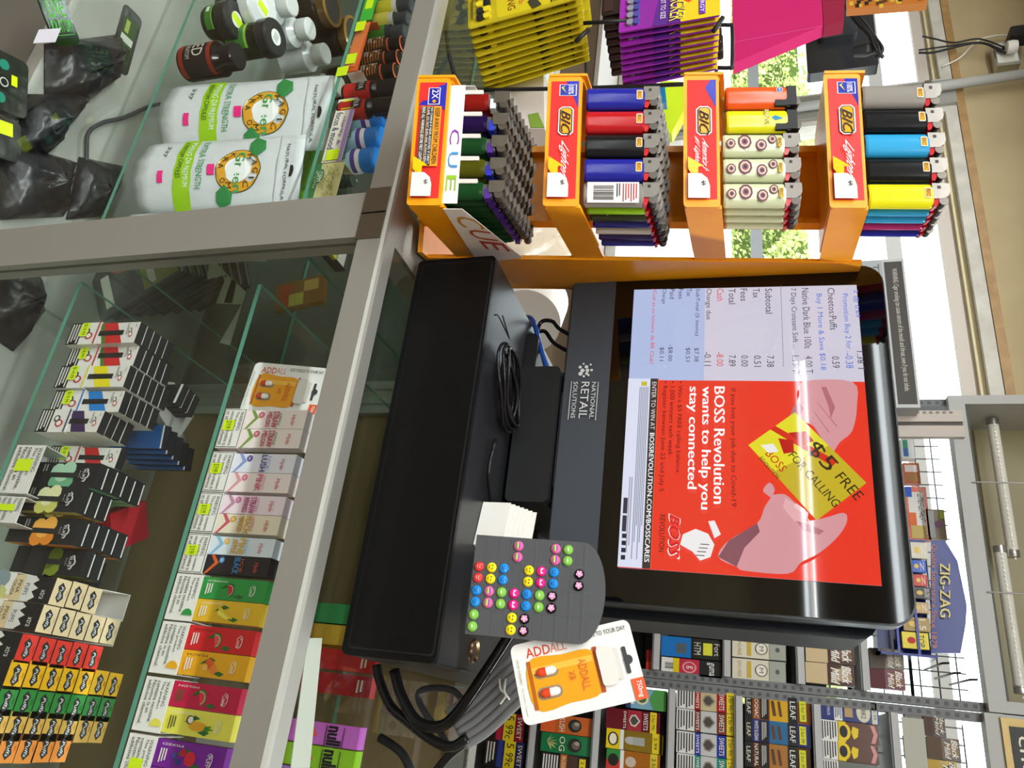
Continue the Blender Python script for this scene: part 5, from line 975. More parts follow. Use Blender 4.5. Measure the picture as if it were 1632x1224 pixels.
for s_, x0, x1, z0 in (('chemicals known', .05, .62, .068), ('are... airport', .034, .5, .155)): d.text(s_ if z0 < .1 else 'are a class of', x0, z0, x1, z0+.06, '#f0ead4')
m.build('panel', t)
# ---- pouches and boxes ----
def wtext(d, x0, z0, x1, z1, c='#404040'): d.rect(x0, z0, x1, z1, '#e6e6e2').lines(x0+.06, z0+.015, x1-.04, z1-.015, 6, c)
def pk(lab, x0, x1, y0, y1, art, dep=.022, cat='cigar pack', name='cigar_pouch', Y=YR, n=1, grp=None, pitch=.035, base='#2a2422'):
    a, b = aY(x0, (y0+y1)/2, Y), aY(x1, (y0+y1)/2, Y); l, r = aY((x0+x1)/2, y0, Y), aY((x0+x1)/2, y1, Y); w = r.x-l.x; h = b.z-a.z
    t = thing(name, lab, cat, (l.x, Y, a.z)); m = MB(); m.box(.0005, w-.0005, 0, dep, 0, h, base); art(front(m, 0, 0, 0, w, h)); m.build('wrapper', t)
    for i in range(1, n): dup(t, loc=(l.x+.001*i, Y+pitch*i, a.z+.002*i), label=lab+', %s back' % ORD[i], group=grp)
    return t
def tag99(c1, c2, word='SWEET'):
    def f(d): d.rect(0, 0, 1, 1, 'g#'+c1); d.rect(.0, .0, 1, .3, '#151213'); d.lines(.1, .04, .9, .27, 3, '#d8d8d4'); d.rect(0, .33, 1, .46, 'g#'+c2); d.rect(.0, .5, 1, .78, 'g#e6cf2a'); d.text('5', .08, .55, .26, .74, '#1a1a1a'); d.text('99c', .42, .55, .92, .74, '#1a1a1a'); d.text(word, .1, .84, .9, .95, '#e8d8d0')
    return f
for (y0, y1, c1, c2, l) in ((1136, 1180, '8a1c34', 'b02848', 'maroon'), (1180, 1224, '1c2a5c', '2f3f8a', 'navy blue')): pk('%s pouch with yellow five for 99 cent band on the lowest shelf' % l, 772, 835, y0, y1, tag99(c1, c2), n=4, grp=l+' five pack pouches', Y=YR)
pk('black pouch with pink edge at the lower right corner', 772, 835, 1225, 1262, tag99('1a1a1c', 'c8286a'))
def og(c, word, leaf=True):
    def f(d): d.rect(0, 0, 1, 1, 'g#'+c); [d.poly([(.5, .12), (.5+.4*math.cos(a), .12+.16*math.sin(a)+.06), (.5+.18*math.cos(a+.3), .15+.1*math.sin(a+.3))], '#c8c07a') for a in (.2, .8, 1.4, 2.0, 2.6, 3.0)] if leaf else d.rect(0, 0, 1, .28, '#e0602a'); d.text(word, .12, .36, .88, .47, '#f0e8d0'); d.disc(.5, .66, .36, '#2a2620', .13); d.disc(.5, .68, .22, '#6a6258', .08); d.disc(.4, .70, .1, '#a8a090', .05)
    return f
pk('orange pouch with a dark round picture, above the green leaf pouch', 862, 945, 1141, 1170, og('c8642c', 'KUSH', False), n=2, grp='orange wrap pouches')
pk('bright green pouch with pale leaf and large OG lettering', 862, 945, 1171, 1202, og('1f7a4a', 'OG'), n=2, grp='green wrap pouches')
pk('black boxed pouch with white warning text and brown window', 862, 945, 1203, 1240, lambda d: (d.rect(0, 0, 1, .36, '#111111'), d.lines(.08, .02, .9, .34, 6, '#e8e8e4'), d.rect(0, .37, 1, .5, '#b86a2c'), d.text('RUSSIAN', .1, .4, .9, .47, '#f0e8d0'), d.rect(0, .52, 1, .7, '#4a342c'), d.rect(.1, .74, .9, .86, '#e6cf2a'), d.text('2 for', .2, .77, .8, .83, '#1a1a1a')))
def swp(c1, c2, win='8a8478', word='SWEETS', prc=True, wh=True):
    def f(d):
        d.rect(0, 0, 1, 1, 'g#'+c1)
        if wh: wtext(d, 0, 0, 1, .30)
        d.text(word, .08, .325, .92, .375, '#f4efe6'); d.rect(0, .40, 1, .66, 'g#'+c2); d.poly([(.5, .43), (.75, .47), (.8, .55), (.5, .64), (.2, .55), (.25, .47)], '#'+win); d.poly([(.5, .45), (.7, .49), (.72, .54), (.5, .61), (.28, .54), (.3, .49)], '#4a4440'); d.text(word, .1, .70, .9, .78, '#f4efe6')
        if prc: d.rect(0, .82, 1, .94, 'g#e6cf2a'); d.text('2 for 99c', .12, .85, .88, .91, '#1a1a1a')
    return f
pk('white and blue tall pouch with green side, just right of the blister card', 998, 1062, 1098, 1131, lambda d: (d.rect(0, 0, 1, 1, 'g#7fb0c8'), d.rect(0, 0, 1, .12, '#2c3a6a'), d.disc(.5, .4, .3, '#e0dcc0', .16), d.disc(.5, .4, .2, '#4a6a3a', .11), d.poly([(0, .7), (.5, .58), (1, .7), (1, 1), (0, 1)], '#4f9a4c'), d.rect(.2, .12, .8, .2, '#f0efe8')))
pk('dark maroon pouch under the blue and green pouch', 966, 1052, 1132, 1165, swp('6a1a26', 'a83040', 'd8d0c8', 'SWEETS', True, False), n=2, grp='maroon pouches')
pk('gold foil pouch with a white cigar tip picture', 966, 1052, 1165, 1197, lambda d: (d.rect(0, 0, 1, .26, 'g#e8cc1c'), d.disc(.5, .13, .35, '#222018', .1), d.disc(.5, .13, .28, '#f0e8d0', .07), d.rect(0, .26, 1, .33, '#e8e8e4'), d.rect(0, .33, 1, 1, 'm#b89a3c'), d.disc(.5, .47, .2, '#b8b8b4', .12), d.rect(.3, .5, .7, .72, '#a8a8a4'), d.rect(0, .86, 1, .98, 'g#e6cf2a'), d.text('2.99', .2, .89, .8, .95, '#1a1a1a')), n=2, grp='gold foil pouches')
pk('green, red and yellow pouch at the right frame edge', 966, 1052, 1198, 1232, lambda d: (d.rect(0, 0, .5, .26, '#2f8a3c'), d.rect(.5, 0, 1, .26, '#c8342c'), d.disc(.5, .13, .3, '#222018', .1), d.rect(0, .26, 1, .33, '#e8e8e4'), d.rect(0, .33, 1, 1, 'g#a8641c'), d.disc(.5, .46, .25, '#c8b8a8', .1), d.rect(0, .82, 1, .95, 'g#d8c83a'), d.text('2 for', .2, .85, .8, .92, '#1a1a1a')))
for (y0, y1, c1, c2, l) in ((1101, 1133, 'a8202c', 'c8b890', 'red and cream'), (1134, 1168, '7a3428', 'c4c6c8', 'brown and silver'), (1170, 1205, '1f3aa0', 'c4c6c8', 'royal blue and silver'), (1206, 1242, '1f8a80', 'c4c6c8', 'teal and silver')):
    pk('%s pouch with white warning block and yellow price band' % l, 1078, 1176, y0, y1, swp(c1, c2), n=2, grp=l+' pouches')
def leaf(c, word, win):
    def f(d): d.rect(0, 0, 1, 1, 'g#'+c); d.rect(0, 0, 1, .12, '#141414'); d.text('LEAF', .2, .03, .8, .09, '#e8e0d0'); d.text(word, .06, .15, .94, .21, '#f4efe6'); d.rect(.03, .24, .97, .36, '#141414'); d.lines(.1, .26, .9, .34, 3, '#c8c8c4'); d.rect(0, .38, 1, .66, 'g#'+win); d.poly([(.2, .4), (.8, .43), (.8, .48), (.2, .45)], '#5a3a1c'); d.poly([(.2, .5), (.8, .53), (.8, .57), (.2, .54)], '#5a3a1c'); d.rect(0, .66, 1, .8, '#161616'); d.text('LEAF', .15, .69, .85, .77, '#f0f0ec'); d.rect(.1, .83, .9, .93, 'g#d8d83a'); d.text('2 for 99', .18, .855, .82, .905, '#1a1a1a')
    return f
for (y0, y1, c, w_, win, l) in ((1110, 1150, '8a4a20', 'COGNAC', 'd8a82c', 'brown cognac'), (1150, 1186, '1f2f7a', 'WHITE RUSSIAN', '2a6a9a', 'blue white russian'), (1187, 1228, '4a2a1c', 'NATURAL', 'a8743c', 'dark natural')):
    pk('%s leaf pouch with dark text panel and gold window' % l, 1187, 1292, y0, y1, leaf(c, w_, win), n=2, grp=l+' leaf pouches')
pk('deep blue pouch with an oval badge reading 1882', 1307, 1400, 1117, 1150, lambda d: (d.rect(0, 0, 1, 1, 'g#23357a'), d.rect(0, .24, 1, .38, '#e6e6e2'), d.lines(.1, .25, .9, .37, 4, '#5a6a8a'), d.text('EMPEROR', .2, .12, .8, .17, '#c8cce0'), d.rect(.12, .42, .8, .56, '#b89a70'), d.disc(.5, .74, .48, '#d8d4c0', .12), d.text('1882', .2, .70, .8, .78, '#3a3a44'), d.rect(0, .88, 1, .97, '#d8d8d4'), d.text('$1.99', .2, .9, .8, .95, '#44444a')), n=2, grp='blue badge pouches')
for i, (y0, y1) in enumerate(((1151, 1183), (1183, 1214))):
    pk('brown pouch with yellow oval and pink logo, %s of two' % ['upper left', 'lower right'][i], 1308, 1400, y0, y1, lambda d: (d.rect(0, 0, 1, 1, 'g#5a3222'), wtext(d, 0, 0, 1, .30), d.rect(0, .31, 1, .44, 'g#e8cc1c'), d.disc(.5, .42, .42, 'g#e8cc1c', .10), d.disc(.5, .40, .30, '#2c2a2e', .07), d.poly([(.2, .56), (.5, .53), (.85, .57), (.7, .64), (.3, .66)], 'g#e8cc1c'), d.poly([(.06, .86), (.5, .91), (.94, .86), (.94, .93), (.5, .98), (.06, .93)], '#d89a9a')), n=2, grp='brown and yellow pouches %s' % POSN[i])
pk('grey green pouch with white warning block at the right frame edge', 1310, 1400, 1215, 1246, lambda d: (d.rect(0, 0, 1, 1, 'g#6a7068'), wtext(d, 0, 0, 1, .30)))
def bm(c, c2, sh_=0, low=None):
    def f(d): d.rect(0, 0, 1, .45, '#'+(low or c)); d.rect(0, .45, 1, 1, 'g#'+c); d.poly([(.05, .9), (.3, .55), (.9, .5), (.7, .95)], '#'+c2); d.btext('Black', .06, .74, .84, .93, '#f4f2ec', shear=.5); d.btext('Mild', .18, .52, .86, .69, '#f4f2ec', shear=.5)
    return f
for (x0, x1, y0, y1, c, c2, low, l) in ((1284, 1362, 1024, 1057, '4a2a20', '7a5a40', 'cdb78e', 'beige box with brown logo wrapper, half hidden by the display'), (1284, 1362, 1058, 1091, '4a2a24', 'b8a080', 'cdb78e', 'beige box with brown logo wrapper beside the perforated upright'), (1386, 1440, 1034, 1066, '6a5a4a', 'a89880', '5a5048', 'grey brown box on the top shelf left'), (1386, 1442, 1067, 1098, '6a1c28', '8a5a3a', '5a1c28', 'maroon box on the top shelf beside the upright'), (1472, 1506, 1133, 1174, '4a3428', '6a5040', None, 'dark brown packet hanging high in the right rack'), (1478, 1530, 1176, 1211, '5a4430', '8a7050', None, 'brown packet hanging below the dark brown one'), (1478, 1526, 1212, 1250, 'b89a3c', '5a4430', None, 'gold packet at the right frame edge')):
    pk(l, x0, x1, y0, y1, bm(c, c2, 0, low), name='cigar_box')
for i, (y0, y1) in enumerate(((1132, 1172), (1173, 1211))): pk('clear plastic tray with painted rainbow glint, %s' % ['upper left', 'lower right'][i], 1443, 1470, y0, y1, lambda d: (d.rect(0, 0, 1, 1, 'g#6a6660'), d.poly([(.3, .4), (.6, .5), (.7, .8), (.5, .7)], 'g#5aa0d8'), d.poly([(.35, .4), (.5, .35), (.6, .5)], 'g#e8d83a')), name='plastic_tray', cat='tray')  # the glint is painted on as blue and yellow shapes
t = thing('shelf_divider', 'milky plastic price strip along the high shelf of the right rack', 'strip', (XRa+.02, YR-.02, zR[-1]+.006)); MB().box(0, .5, 0, .003, 0, .032, 'g#a8a898').build('strip', t)
pk('white, pink and black box lettered guma on the left rack', 1054, 1150, 1051, 1077, lambda d: (d.rect(0, 0, 1, .26, '#e8e6e2'), d.bars(.3, .06, .7, .2, 14, '#222222'), d.rect(0, .2, 1, .3, 'g#e6cf2a'), d.rect(0, .3, 1, .64, 'g#c83a50'), d.disc(.5, .47, .36, '#e89aa0', .12), d.disc(.5, .47, .28, '#c83a50', .09), d.text('g', .4, .42, .6, .53, '#f4f0ec'), d.rect(0, .64, 1, 1, '#17171a'), d.text('guma', .1, .76, .9, .88, '#f4f4f0')), n=2, grp='lettered gum boxes')
pk('blue pouch with black and yellow top, half hidden behind the display', 1054, 1150, 1017, 1049, lambda d: (d.rect(0, 0, 1, .5, 'g#2a7ac8'), d.rect(.3, .25, .8, .42, '#55606a'), d.rect(0, .5, 1, 1, '#1c1c18'), d.text('HTM', .2, .55, .8, .66, '#d8d8d0'), d.rect(.2, .7, .8, .85, '#d8d83a'), d.text('Fort', .2, .88, .8, .97, '#d8d8d0')))
for i, (y0, y1) in enumerate(((1018, 1050), (1052, 1085))): pk('cream GMO FREE box with ring logo, %s' % ['half hidden by the display', 'beside the upright'][i], 1167, 1252, y0, y1, lambda d: (d.rect(0, 0, 1, .7, 'g#dfd9c4'), d.text('GMO FREE', .1, .10, .9, .17, '#a8862c'), d.rect(.1, .28, .9, .36, '#c8a83c'), d.disc(.5, .55, .3, '#5a5a5a', .12), d.disc(.5, .55, .26, '#e8e4d4', .1), d.text('M', .38, .51, .62, .59, '#5a5a5a'), d.rect(0, .7, 1, 1, 'g#a8aca0'), d.disc(.5, .85, .12, '#5a5a5a', .04)), n=2, grp='cream boxes %s' % POSN[i])
pk('red and yellow pouch on the low shelf just below the display corner', 1030, 1046, 1036, 1075, lambda d: (d.rect(0, 0, 1, 1, 'g#8a1c1c'), d.rect(.5, 0, 1, 1, 'g#c83a1c')))
for i in range(8):
    y = 1103+i*.0; pass
# ---- zig zag display and hanging packets ----
YZ = YR-.03
def px_poly(pts, Y): return [(p.x, p.z) for p in (aY(x, y, Y) for x, y in pts)]
t = thing('rolling_paper_display', 'blue display with angular header reading ZIG-ZAG, full of rolling papers', 'display', (0, YZ, 0)); m = MB()
hd = px_poly([(1484, 1041), (1484, 861), (1506, 861), (1526, 894), (1541, 965), (1539, 996), (1531, 1041)], YZ)
m.prism(hd, 0, .004, 'g#26348a'); A = aY(1484, 861, YZ); B = aY(1484, 1041, YZ); w = B.x-A.x; h = aY(1541, 951, YZ).z-A.z
d = D(m, (A.x, -.0, (A.z+B.z)/2), (1, 0, (B.z-A.z)/w), (0, 0, 1), w, h); d.btext('ZIG-ZAG', .225, .48, .705, .83, '#14142c'); d.btext('ZIG-ZAG', .21, .51, .69, .86, '#e8d890'); d.text('Qualite Superieure Since 1879', .04, .17, .96, .40, 'g#c8783c'); d.text('NOT FOR SALE TO MINORS', .25, .07, .60, .12, '#8a98d0')
m.build('header', t); m = MB(); bd = px_poly([(1400, 861), (1400, 1041), (1484, 1041), (1484, 861)], YZ); xa, xb = min(p[0] for p in bd), max(p[0] for p in bd); za, zb = min(p[1] for p in bd), (bd[2][1]+bd[3][1])/2
m.box(xa, xb, .05, .055, za, zb, 'g#1f2a78').box(xa, xa+.004, 0, .05, za, zb, 'g#26348a').box(xb-.004, xb, 0, .05, za, zb, 'g#26348a').box(xa, xb, 0, .05, za, za+.004, 'g#1c2668')
for f in (.34, .68): m.box(xa, xb, -.001, .002, za+(zb-za)*f, za+(zb-za)*f+.004, 'g#3a4aa0')
m.build('body', t)
for (x0, x1, y0, y1, c, s_, l) in ((1452, 1478, 864, 890, 'd8d4c0', 'Z', 'cream rolling paper packet at the left end'), (1452, 1476, 893, 912, '2a5ac8', 'Z', 'blue rolling paper packet'), (1456, 1478, 916, 934, 'c83a28', 'Z', 'red and yellow rolling paper packet'), (1455, 1486, 936, 954, '3a3838', 'ZIG-ZAG', 'charcoal rolling paper packet lettered ZIG-ZAG'), (1455, 1480, 960, 977, 'c8a878', 'Z', 'tan and red rolling paper packet'), (1440, 1482, 984, 1006, 'a88a4c', '1.5', 'gold rolling paper packet reading 1.5'), (1438, 1480, 1008, 1034, 'e0d02c', 'TOP', 'yellow rolling paper packet reading TOP at the right end')):
    pk(l+' in the blue display', x0, x1, y0, y1, (lambda c, s_: lambda d: (d.rect(0, 0, 1, 1, 'g#'+c), d.text(s_, .12, .60, .88, .84, '#26221c' if s_ == 'TOP' else '#f0ead8'), d.disc(.5, .35, .2, '#c02828' if s_ == 'TOP' else '#e8c86a', .16)))(c, s_), .012, 'rolling papers', 'paper_packet', YZ+.002, base='#'+c)
for (x0, x1, y0, y1, c, l, f) in ((1446, 1480, 776, 860, 'd8582c', 'orange packet with white handwritten-style ZIG-ZAG label hanging on the grid', lambda d: (d.rect(.1, .1, .9, .85, '#e4e2dc'), d.text('ZIG-ZAG', .12, .55, .6, .82, '#3a3a44', shear=.3), d.rect(0, .0, .2, .3, '#2a5ac8'), d.rect(.74, .1, .98, .8, '#c8b060'), d.rect(.5, .06, .74, .4, '#e06a2c'))), (1440, 1466, 738, 770, 'c86a3c', 'small orange and brown packet on the grid left of the large orange one', lambda d: (d.rect(.1, .1, .45, .9, '#e8dcd8'), d.rect(.5, .1, .9, .9, '#a87848'))), (1437, 1457, 698, 731, 'dcdcd8', 'white box with green and blue print near the metal bracket', lambda d: (d.rect(.1, .1, .5, .5, '#3a9a7a'), d.rect(.5, .1, .9, .5, '#3a6ab0'))), (1478, 1507, 812, 860, 'a89a78', 'tan packet with yellow-green price tag hanging above the blue display', lambda d: (d.rect(.05, .1, .95, .4, '#d8dce0'), d.rect(.05, .75, .3, .95, TAG), d.disc(.5, .6, .12, '#b080a8')))):
    pk(l, x0, x1, y0, y1, (lambda c, f: lambda d: (d.rect(0, 0, 1, 1, 'g#'+c), f(d)))(c, f), .02, 'packet', 'paper_packet', YR+.08, base='#'+c)
for i, (ax_, ay) in enumerate(((1488, 1060), (1505, 1075), (1530, 1085))):
    p = aY(ax_, ay, YR+.05); MB().tube([(p.x, YR+.13, p.z), (p.x+.004, YR-.02, p.z), (p.x+.004, YR-.03, p.z+.008)], .002, '#2a2a2c', 6, 0).build('hook', None, 'empty black wire hook on the grid right of the blue display, %s' % ['lowest', 'middle', 'highest'][i], 'hook')
# warning sign box and bracket
YW = 1.4
a, b = aY(1388, 415, YW), aY(1388, 650, YW); za = (a.z+b.z)/2-.005; zt2 = aY(1466, 640, YW).z
t = thing('cigar_warning_sign', 'pale grey sign box with a long dark panel warning about cigar smoking', 'sign', (a.x, YW, za)); w = b.x-a.x; h = zt2-za; zm = h*.52
MB().box(0, w, 0, .06, 0, h, '#b4bac0').build('box', t)
m = MB(); d = front(m, 0, 0, 0, w, h); d.rect(.0, .47, 1, 1, '#c8ccd0'); d.rect(.02, .52, .98, .95, '#4c4a48'); d.text('WARNING: Cigar smoking can cause cancers of the mouth and throat, even if you do not inhale.', .07, .66, .90, .82, '#dcdad4'); d.text('THC', .03, .25, .2, .4, '#6a7078'); d.disc(.25, .3, .03, '#8a98b0'); m.build('sign_face', t)
a = aY(1440, 690, YW+.04); t = thing('steel_bracket', 'slotted pale metal bracket between the sign and the light box', 'bracket', (a.x-.045, YW+.04, 0)); zz0, zz1 = aY(1400, 680, YW+.04).z, 1.748
m = MB(); m.box(0, .022, 0, .012, zz0, zz1, '#c8beb6').box(.03, .052, 0, .012, zz0, zz1, '#c8beb6').box(.022, .030, .004, .008, zz0, zz1, '#5a5450')
z = zz0
while z < zz1-.01: m.box(.002, .006, -.001, 0, z, z+.005, '#8a8078'); z += .011
m.build('rail', t)

# ================= hanging goods at the upper left =================
def hangcard(kind, M, w, h):
    t = thing('capsule_pack', 'x', 'capsule pack', M=M); t['_new'] = 1; m = MB(); Y_ = kind == 'y'
    bc = '#b8a412' if Y_ else 'g#8a2a9a'
    m.prism(rr(w, h, .004, 3), 0, .0022, bc); d = front(m, 0, 0, 0, w, h)
    if Y_:
        d.poly(rr(.86, .50, .06, 3, .07, .26), '#ccba16'); d.text('Feel da', .25, .46, .7, .51, '#c8402c'); d.text('STING', .2, .36, .8, .43, '#7a2a1c'); d.text('HORNET', .08, .76, .92, .87, '#2a2818', shear=.2); d.rect(.1, .74, .9, .752, '#2a2818'); d.poly([(.6, .60), (.9, .66), (.95, .58), (.7, .54)], '#3a382a'); d.disc(.3, .92, .12, '#3a382a', .03); d.rect(.35, .58, .7, .68, PINK); d.lines(.2, .03, .8, .06, 1, '#5a5020')
    else:
        d.rect(0, .0, 1, .2, 'g#9a2aa8'); d.poly([(0, .42), (1, .34), (1, .62), (0, .72)], 'g#5a2a8a'); d.poly([(0, .60), (.5, .58), (1, .62), (1, 1), (0, 1)], 'g#e8c82a'); d.poly([(.1, .95), (.5, .7), (.3, .58), (0, .62)], 'g#d8502c'); d.text('STACKER', .04, .50, .96, .66, '#2a2a5a', shear=.0, arc=-.3); d.text('STACKER', .03, .515, .95, .67, 'g#f4e04a', arc=-.3); d.text('CUT TO SIZE', .2, .42, .85, .47, '#f0e0f0'); d.rect(.2, .80, .9, .86, 'g#6a3ab0'); d.text('ENERGY', .25, .81, .85, .85, '#f0e8f8')
    m.build('card', t)
    m = MB()
    for i in range(4):
        x = w*(.13+.2*i); m2 = (('g#26262a', 'g#e0cc2a') if i < 2 else ('g#e0cc2a', 'g#26262a')) if Y_ else ('g#4a4a9a', 'g#8a8a98'); r = w*.075; z0 = h*.08; L = h*.13
        for a_, b_, c_ in ((z0, z0+L/2, m2[1]), (z0+L/2, z0+L, m2[0])): m.prism(rr(2*r, b_-a_, r*.7, 3, x, a_), -.004, 0, c_)
    m.build('capsules', t)
    return t
def fan(kind, px, Yc, n, lab, grp, stp):
    M, w, h = frY(px[0], px[1], px[2], Yc); p = hangcard(kind, M, w, h); del p['_new']; p['label'] = lab % 'front'; p['group'] = grp
    for i in range(1, n):
        a = -.5*i; Mi = Matrix.Translation((.0006*i, stp*i, -.001*i)) @ M @ Matrix.Translation((w*.6, 0, h*.95)) @ Matrix.Rotation(math.radians(a*.9+rnd.uniform(-1.2, 1.2)), 4, 'Y') @ Matrix.Rotation(math.radians(-.5*i), 4, 'Z') @ Matrix.Translation((-w*.6, 0, -h*.95))
        dup(p, M=Mi, label=lab % ORD[i], group=grp)
    return M, w, h
My, wy, hy_ = fan('y', [(746, -6), (746, 46), (931, 30)], .70, 11, 'yellow capsule card hanging on the wire hook, %s of the stack', 'yellow capsule cards', .0105)
Mp, wp, hp = fan('p', [(989, -3), (986, 52), (1148, 20)], .72, 10, 'purple and yellow capsule card hanging beside the wire frame, %s of the stack', 'purple capsule cards', .0095)
M2, w2, h2 = frY((752, -66), (752, -14), (935, -34), .74); p = hangcard('y', M2 @ Matrix.Translation((0, 0, .004)), w2, h2); del p['_new']; p['label'] = 'yellow capsule card at the very left edge, in the stack behind'; 
for i in range(1, 5): dup(p, M=Matrix.Translation((.012*i, .02*i, 0)) @ M2, label='yellow capsule card in the left rear stack, %s' % ORD[i])
for i in range(9):   # dark backs of the blister cards beside the purple ones
    A_, w3, h3 = frY((960+2*i, -10+13*i*.9), (958+2*i, 24+12*i), (1010+2*i, -12+12*i), .86+.012*i)
    t = thing('dark_card', 'dark brown blister card back left of the purple stack, %s from the front' % ORD[i], 'capsule pack', M=A_, group='dark blister cards'); m = MB(); m.prism(rr(w3, h3*3.4, .004, 2), 0, .003, '#2c1c18'); m.box(.004, w3-.004, -.002, 0, .004, .02, '#3c2622'); m.build('card', t)
t = thing('wire_display', 'black wire display frame carrying the yellow and purple capsule cards', 'wire rack'); K_ = '#1c1b1c'
def wr(pts, Y, r=.0028, sub=3): return MB().tube([aY(x, y, Y) for x, y in pts], r, K_, 8, sub)
wr([(1140, 40), (1162, 40), (1167, 45), (1167, 103), (1163, 108), (1140, 108)], .83).build('side_loop', t)
wr([(930, 37), (1000, 33)], .72).build('hook', t); wr([(918, 66), (938, 47)], .69, .0032).build('hook', t); wr([(1137, 50), (1152, 28)], .71, .0032).build('hook', t)
wr([(735, 144), (945, 140), (1140, 132)], .80, .003).build('lower_wire', t); wr([(930, -10), (936, 140)], .9).build('cross_wire', t); wr([(1142, 108), (1140, 134)], .84).build('cross_wire', t)
wr([(712, -10), (712, 62), (724, 118), (737, 144)], .66, .003).build('lower_wire', t)
# pink box, dark patterned box
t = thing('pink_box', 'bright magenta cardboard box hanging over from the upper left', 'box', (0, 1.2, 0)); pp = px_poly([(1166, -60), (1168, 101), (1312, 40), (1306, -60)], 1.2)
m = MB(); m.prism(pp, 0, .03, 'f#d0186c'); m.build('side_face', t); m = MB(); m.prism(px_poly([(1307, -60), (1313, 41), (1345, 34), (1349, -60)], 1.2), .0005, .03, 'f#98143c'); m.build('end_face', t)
a, b = aY(1168, 68, 1.2), aY(1310, 42, 1.2); m = MB(); v = (b-a); nn = Vector((-v.z, 0, v.x)).normalized()*.0012; m.add([(a.x, -.0005, a.z), (b.x, -.0005, b.z), (b.x+nn.x, -.0005, b.z+nn.z), (a.x+nn.x, -.0005, a.z+nn.z)], [(0, 1, 2, 3)], '#e86aa8'); m.build('crease', t)
t = thing('patterned_box', 'orange and black patterned box edge at the top left corner by the window', 'box', (0, 1.3, 0)); m = MB(); pp = px_poly([(1350, -60), (1350, 14), (1478, 4), (1476, -60)], 1.3); m.prism(pp, 0, .02, '#c87a2c')
for i in range(60):
    u = rnd.random(); v_ = rnd.random(); p = aY(1352+u*122, -30+v_*40, 1.3-.0004*(1+i*.01)); m.box(p.x-.006, p.x+.006, p.y-1.3, p.y-1.3+.0001, p.z-.004, p.z+.004, ['#26221c', '#e0c040', '#5a3a1c'][i % 3])
m.build('box_body', t)
# odd things glimpsed behind the orange rack
t = thing('neon_bag', 'neon yellow-green plastic bag behind the orange rack', 'bag', (0, 1.25, 0)); m = MB(); m.prism(px_poly([(1052, 128), (1056, 207), (1070, 212), (1092, 172), (1112, 150), (1110, 132)], 1.25), 0, .03, 'k#d4f02a'); m.build('bag_body', t)
t = thing('blue_packet', 'small shiny blue packet above the neon bag', 'packet', (0, 1.2, 0)); m = MB(); m.prism(px_poly([(1024, 140), (1026, 167), (1062, 163), (1060, 139)], 1.2), 0, .02, 'g#1278b0'); m.build('packet_body', t)
t = thing('orange_strip', 'orange plastic strip standing between the rack and the neon bag', 'strip', (0, 1.23, 0)); m = MB(); m.prism(px_poly([(1027, 168), (1029, 208), (1044, 206), (1040, 168)], 1.23), 0, .02, 'g#f06a1c'); m.build('strip_body', t)
t = thing('white_box', 'pale box with small green label between the two lowest lighter tiers', 'box', (0, .83, 0)); m = MB(); m.prism(px_poly([(798, 118), (798, 205), (868, 205), (866, 112)], .83), 0, .1, '#cfc6c0'); m.build('box_body', t); m = MB(); m.prism(px_poly([(842, 183), (846, 204), (868, 204), (858, 180)], .83), -.001, 0, '#7a9a3c'); m.build('green_label', t)
crumple('crumpled beige plastic bag behind the lowest lighter tiers', [(-.92, .96), (-.70, .96), (-.68, 1.10), (-.94, 1.10)], 1.001, .12, 'k#d8cbb4', 'beige_bag', 12)
t = thing('back_cabinet', 'low dark cabinet behind the counter under the window', 'cabinet', (-2.4, 2.55, 0)); MB().box(-1.6, 1.4, 0, .4, 0, .70, '#7a6a58').build('body', t); MB().box(-1.62, 1.42, -.02, .4, .70, .72, '#a8a098').build('worktop', t)
t = thing('back_counter', 'brown wooden board behind the glass counter at the lower right', 'counter', (.25, 1.15, 0)); MB().box(-.28, .6, 0, .32, .70, .74, 'wood').build('board', t); MB().box(-.26, .58, .02, .30, 0, .70, '#5a4a38').build('body', t)

p = aY(1024, 170, 1.25); t = thing('side_shelf', 'thin pale shelf behind the orange rack holding the neon bag', 'shelf', (p.x, 1.25, 0))
MB().box(-.14, .16, -.06, .10, p.z-.012, p.z-.002, '#c8c8c4').build('top', t); MB().box(.02, .05, .0, .03, 0, p.z-.012, '#b4b4b0').build('post', t)
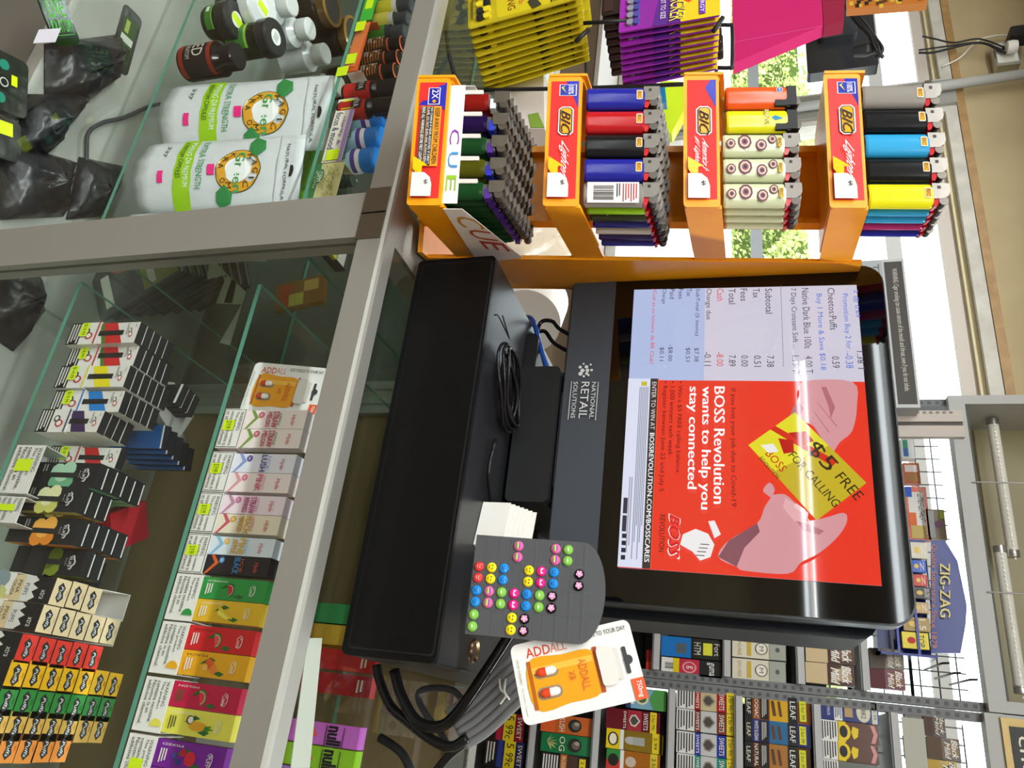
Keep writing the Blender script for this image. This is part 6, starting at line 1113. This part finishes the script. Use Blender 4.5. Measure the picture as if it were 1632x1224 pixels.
# pouches filed one behind the other, seen through the side glass of the left case
for i in range(9):
    Y_ = .84+.022*i; M, w, h = frY((140+20*i, 418-1*i), (160+19*i, 512-2*i), (285+13*i, 408), Y_); w = min(w, .16); h = min(h, .2); z_ = M.translation.z
    t = thing('printed_pouch', ('black and green pouch in the filed row by the side glass, %s' % ORD[i]), 'pouch', M=M, group='pouches filed in the left case'); m = MB(); m.prism(rr(w, h, .006, 3), 0, .006, 'k#2a2c28'); d = front(m, 0, 0, 0, w, h)
    d.rect(.0, .985, 1, 1, '#b8bab4')
    if i < 5: d.rect(.05, .55, .95, .95, '#6f9a2c' if i else '#8a8a3a'); d.rect(.1, .62, .9, .7, '#c8ccc4'); d.disc(.3, .4, .2, '#a0583a' if i == 0 else '#3a7a3c', n=12); d.rect(.4, .1, .9, .2, '#d8d8c8')
    else: d.rect(.2, .3, .8, .75, '#5a5c58'); d.rect(.26, .36, .74, .69, '#2a2c28'); d.rect(.34, .44, .66, .61, '#5a5c58')
    m.build('bag', t)
t = thing('crumpled_paper', 'folded white and green paper sheet standing behind the filed pouches', 'paper', (0, .90, 0)); m = MB()
m.prism(px_poly([(335, 408), (362, 437), (330, 445)], .90), 0, .001, '#cfd2c8'); m.prism(px_poly([(362, 437), (392, 465), (385, 485), (344, 483)], .90), 0, .001, '#d8dccf'); m.prism(px_poly([(370, 442), (376, 452), (370, 483), (356, 482)], .8995), 0, .0005, '#9fbf6a'); m.prism(px_poly([(385, 485), (366, 550), (350, 546)], .90), 0, .001, '#cfd2cc'); m.build('sheet', t)
M, w, h = frY((440, 455), (436, 497), (516, 452), .98); t = thing('gold_packet', 'brown and gold packet at the back of the case near the glass corner', 'packet', M=M); m = MB(); m.prism(rr(w, h, .004, 2), 0, .012, 'g#8a5a1c'); d = front(m, 0, 0, 0, w, h); d.rect(.1, .1, .9, .35, '#a8401c'); d.rect(.5, .3, .95, .6, '#b8a83a'); d.rect(.1, .6, .5, .9, '#c8a050'); m.build('packet_body', t)
flatbag('grey green leaf-printed pouch lying below the filed pouches', [(345, 585), (350, 600), (420, 570)], .22, 'k#4a5a40', lambda d: (d.rect(.1, .1, .9, .9, '#5f7a48'), d.rect(.2, .4, .8, .6, '#a8b08a')), th=.01) if False else None
q_ = [aZ(x, y, ZT) for x, y in ((491, 1017), (514, 1017), (494, 1224), (464, 1224))]; m = MB()
m.add([(v.x, v.y, z) for z in (ZT-.0008, ZT-.0002) for v in q_], [(3, 2, 1, 0), (4, 5, 6, 7), (0, 1, 5, 4), (1, 2, 6, 5), (2, 3, 7, 6), (3, 0, 4, 7)], '#a4aa9e')
m.build('tape_strip', None, 'pale frosted tape strip stuck on the glass top along the aluminium rail', 'tape')
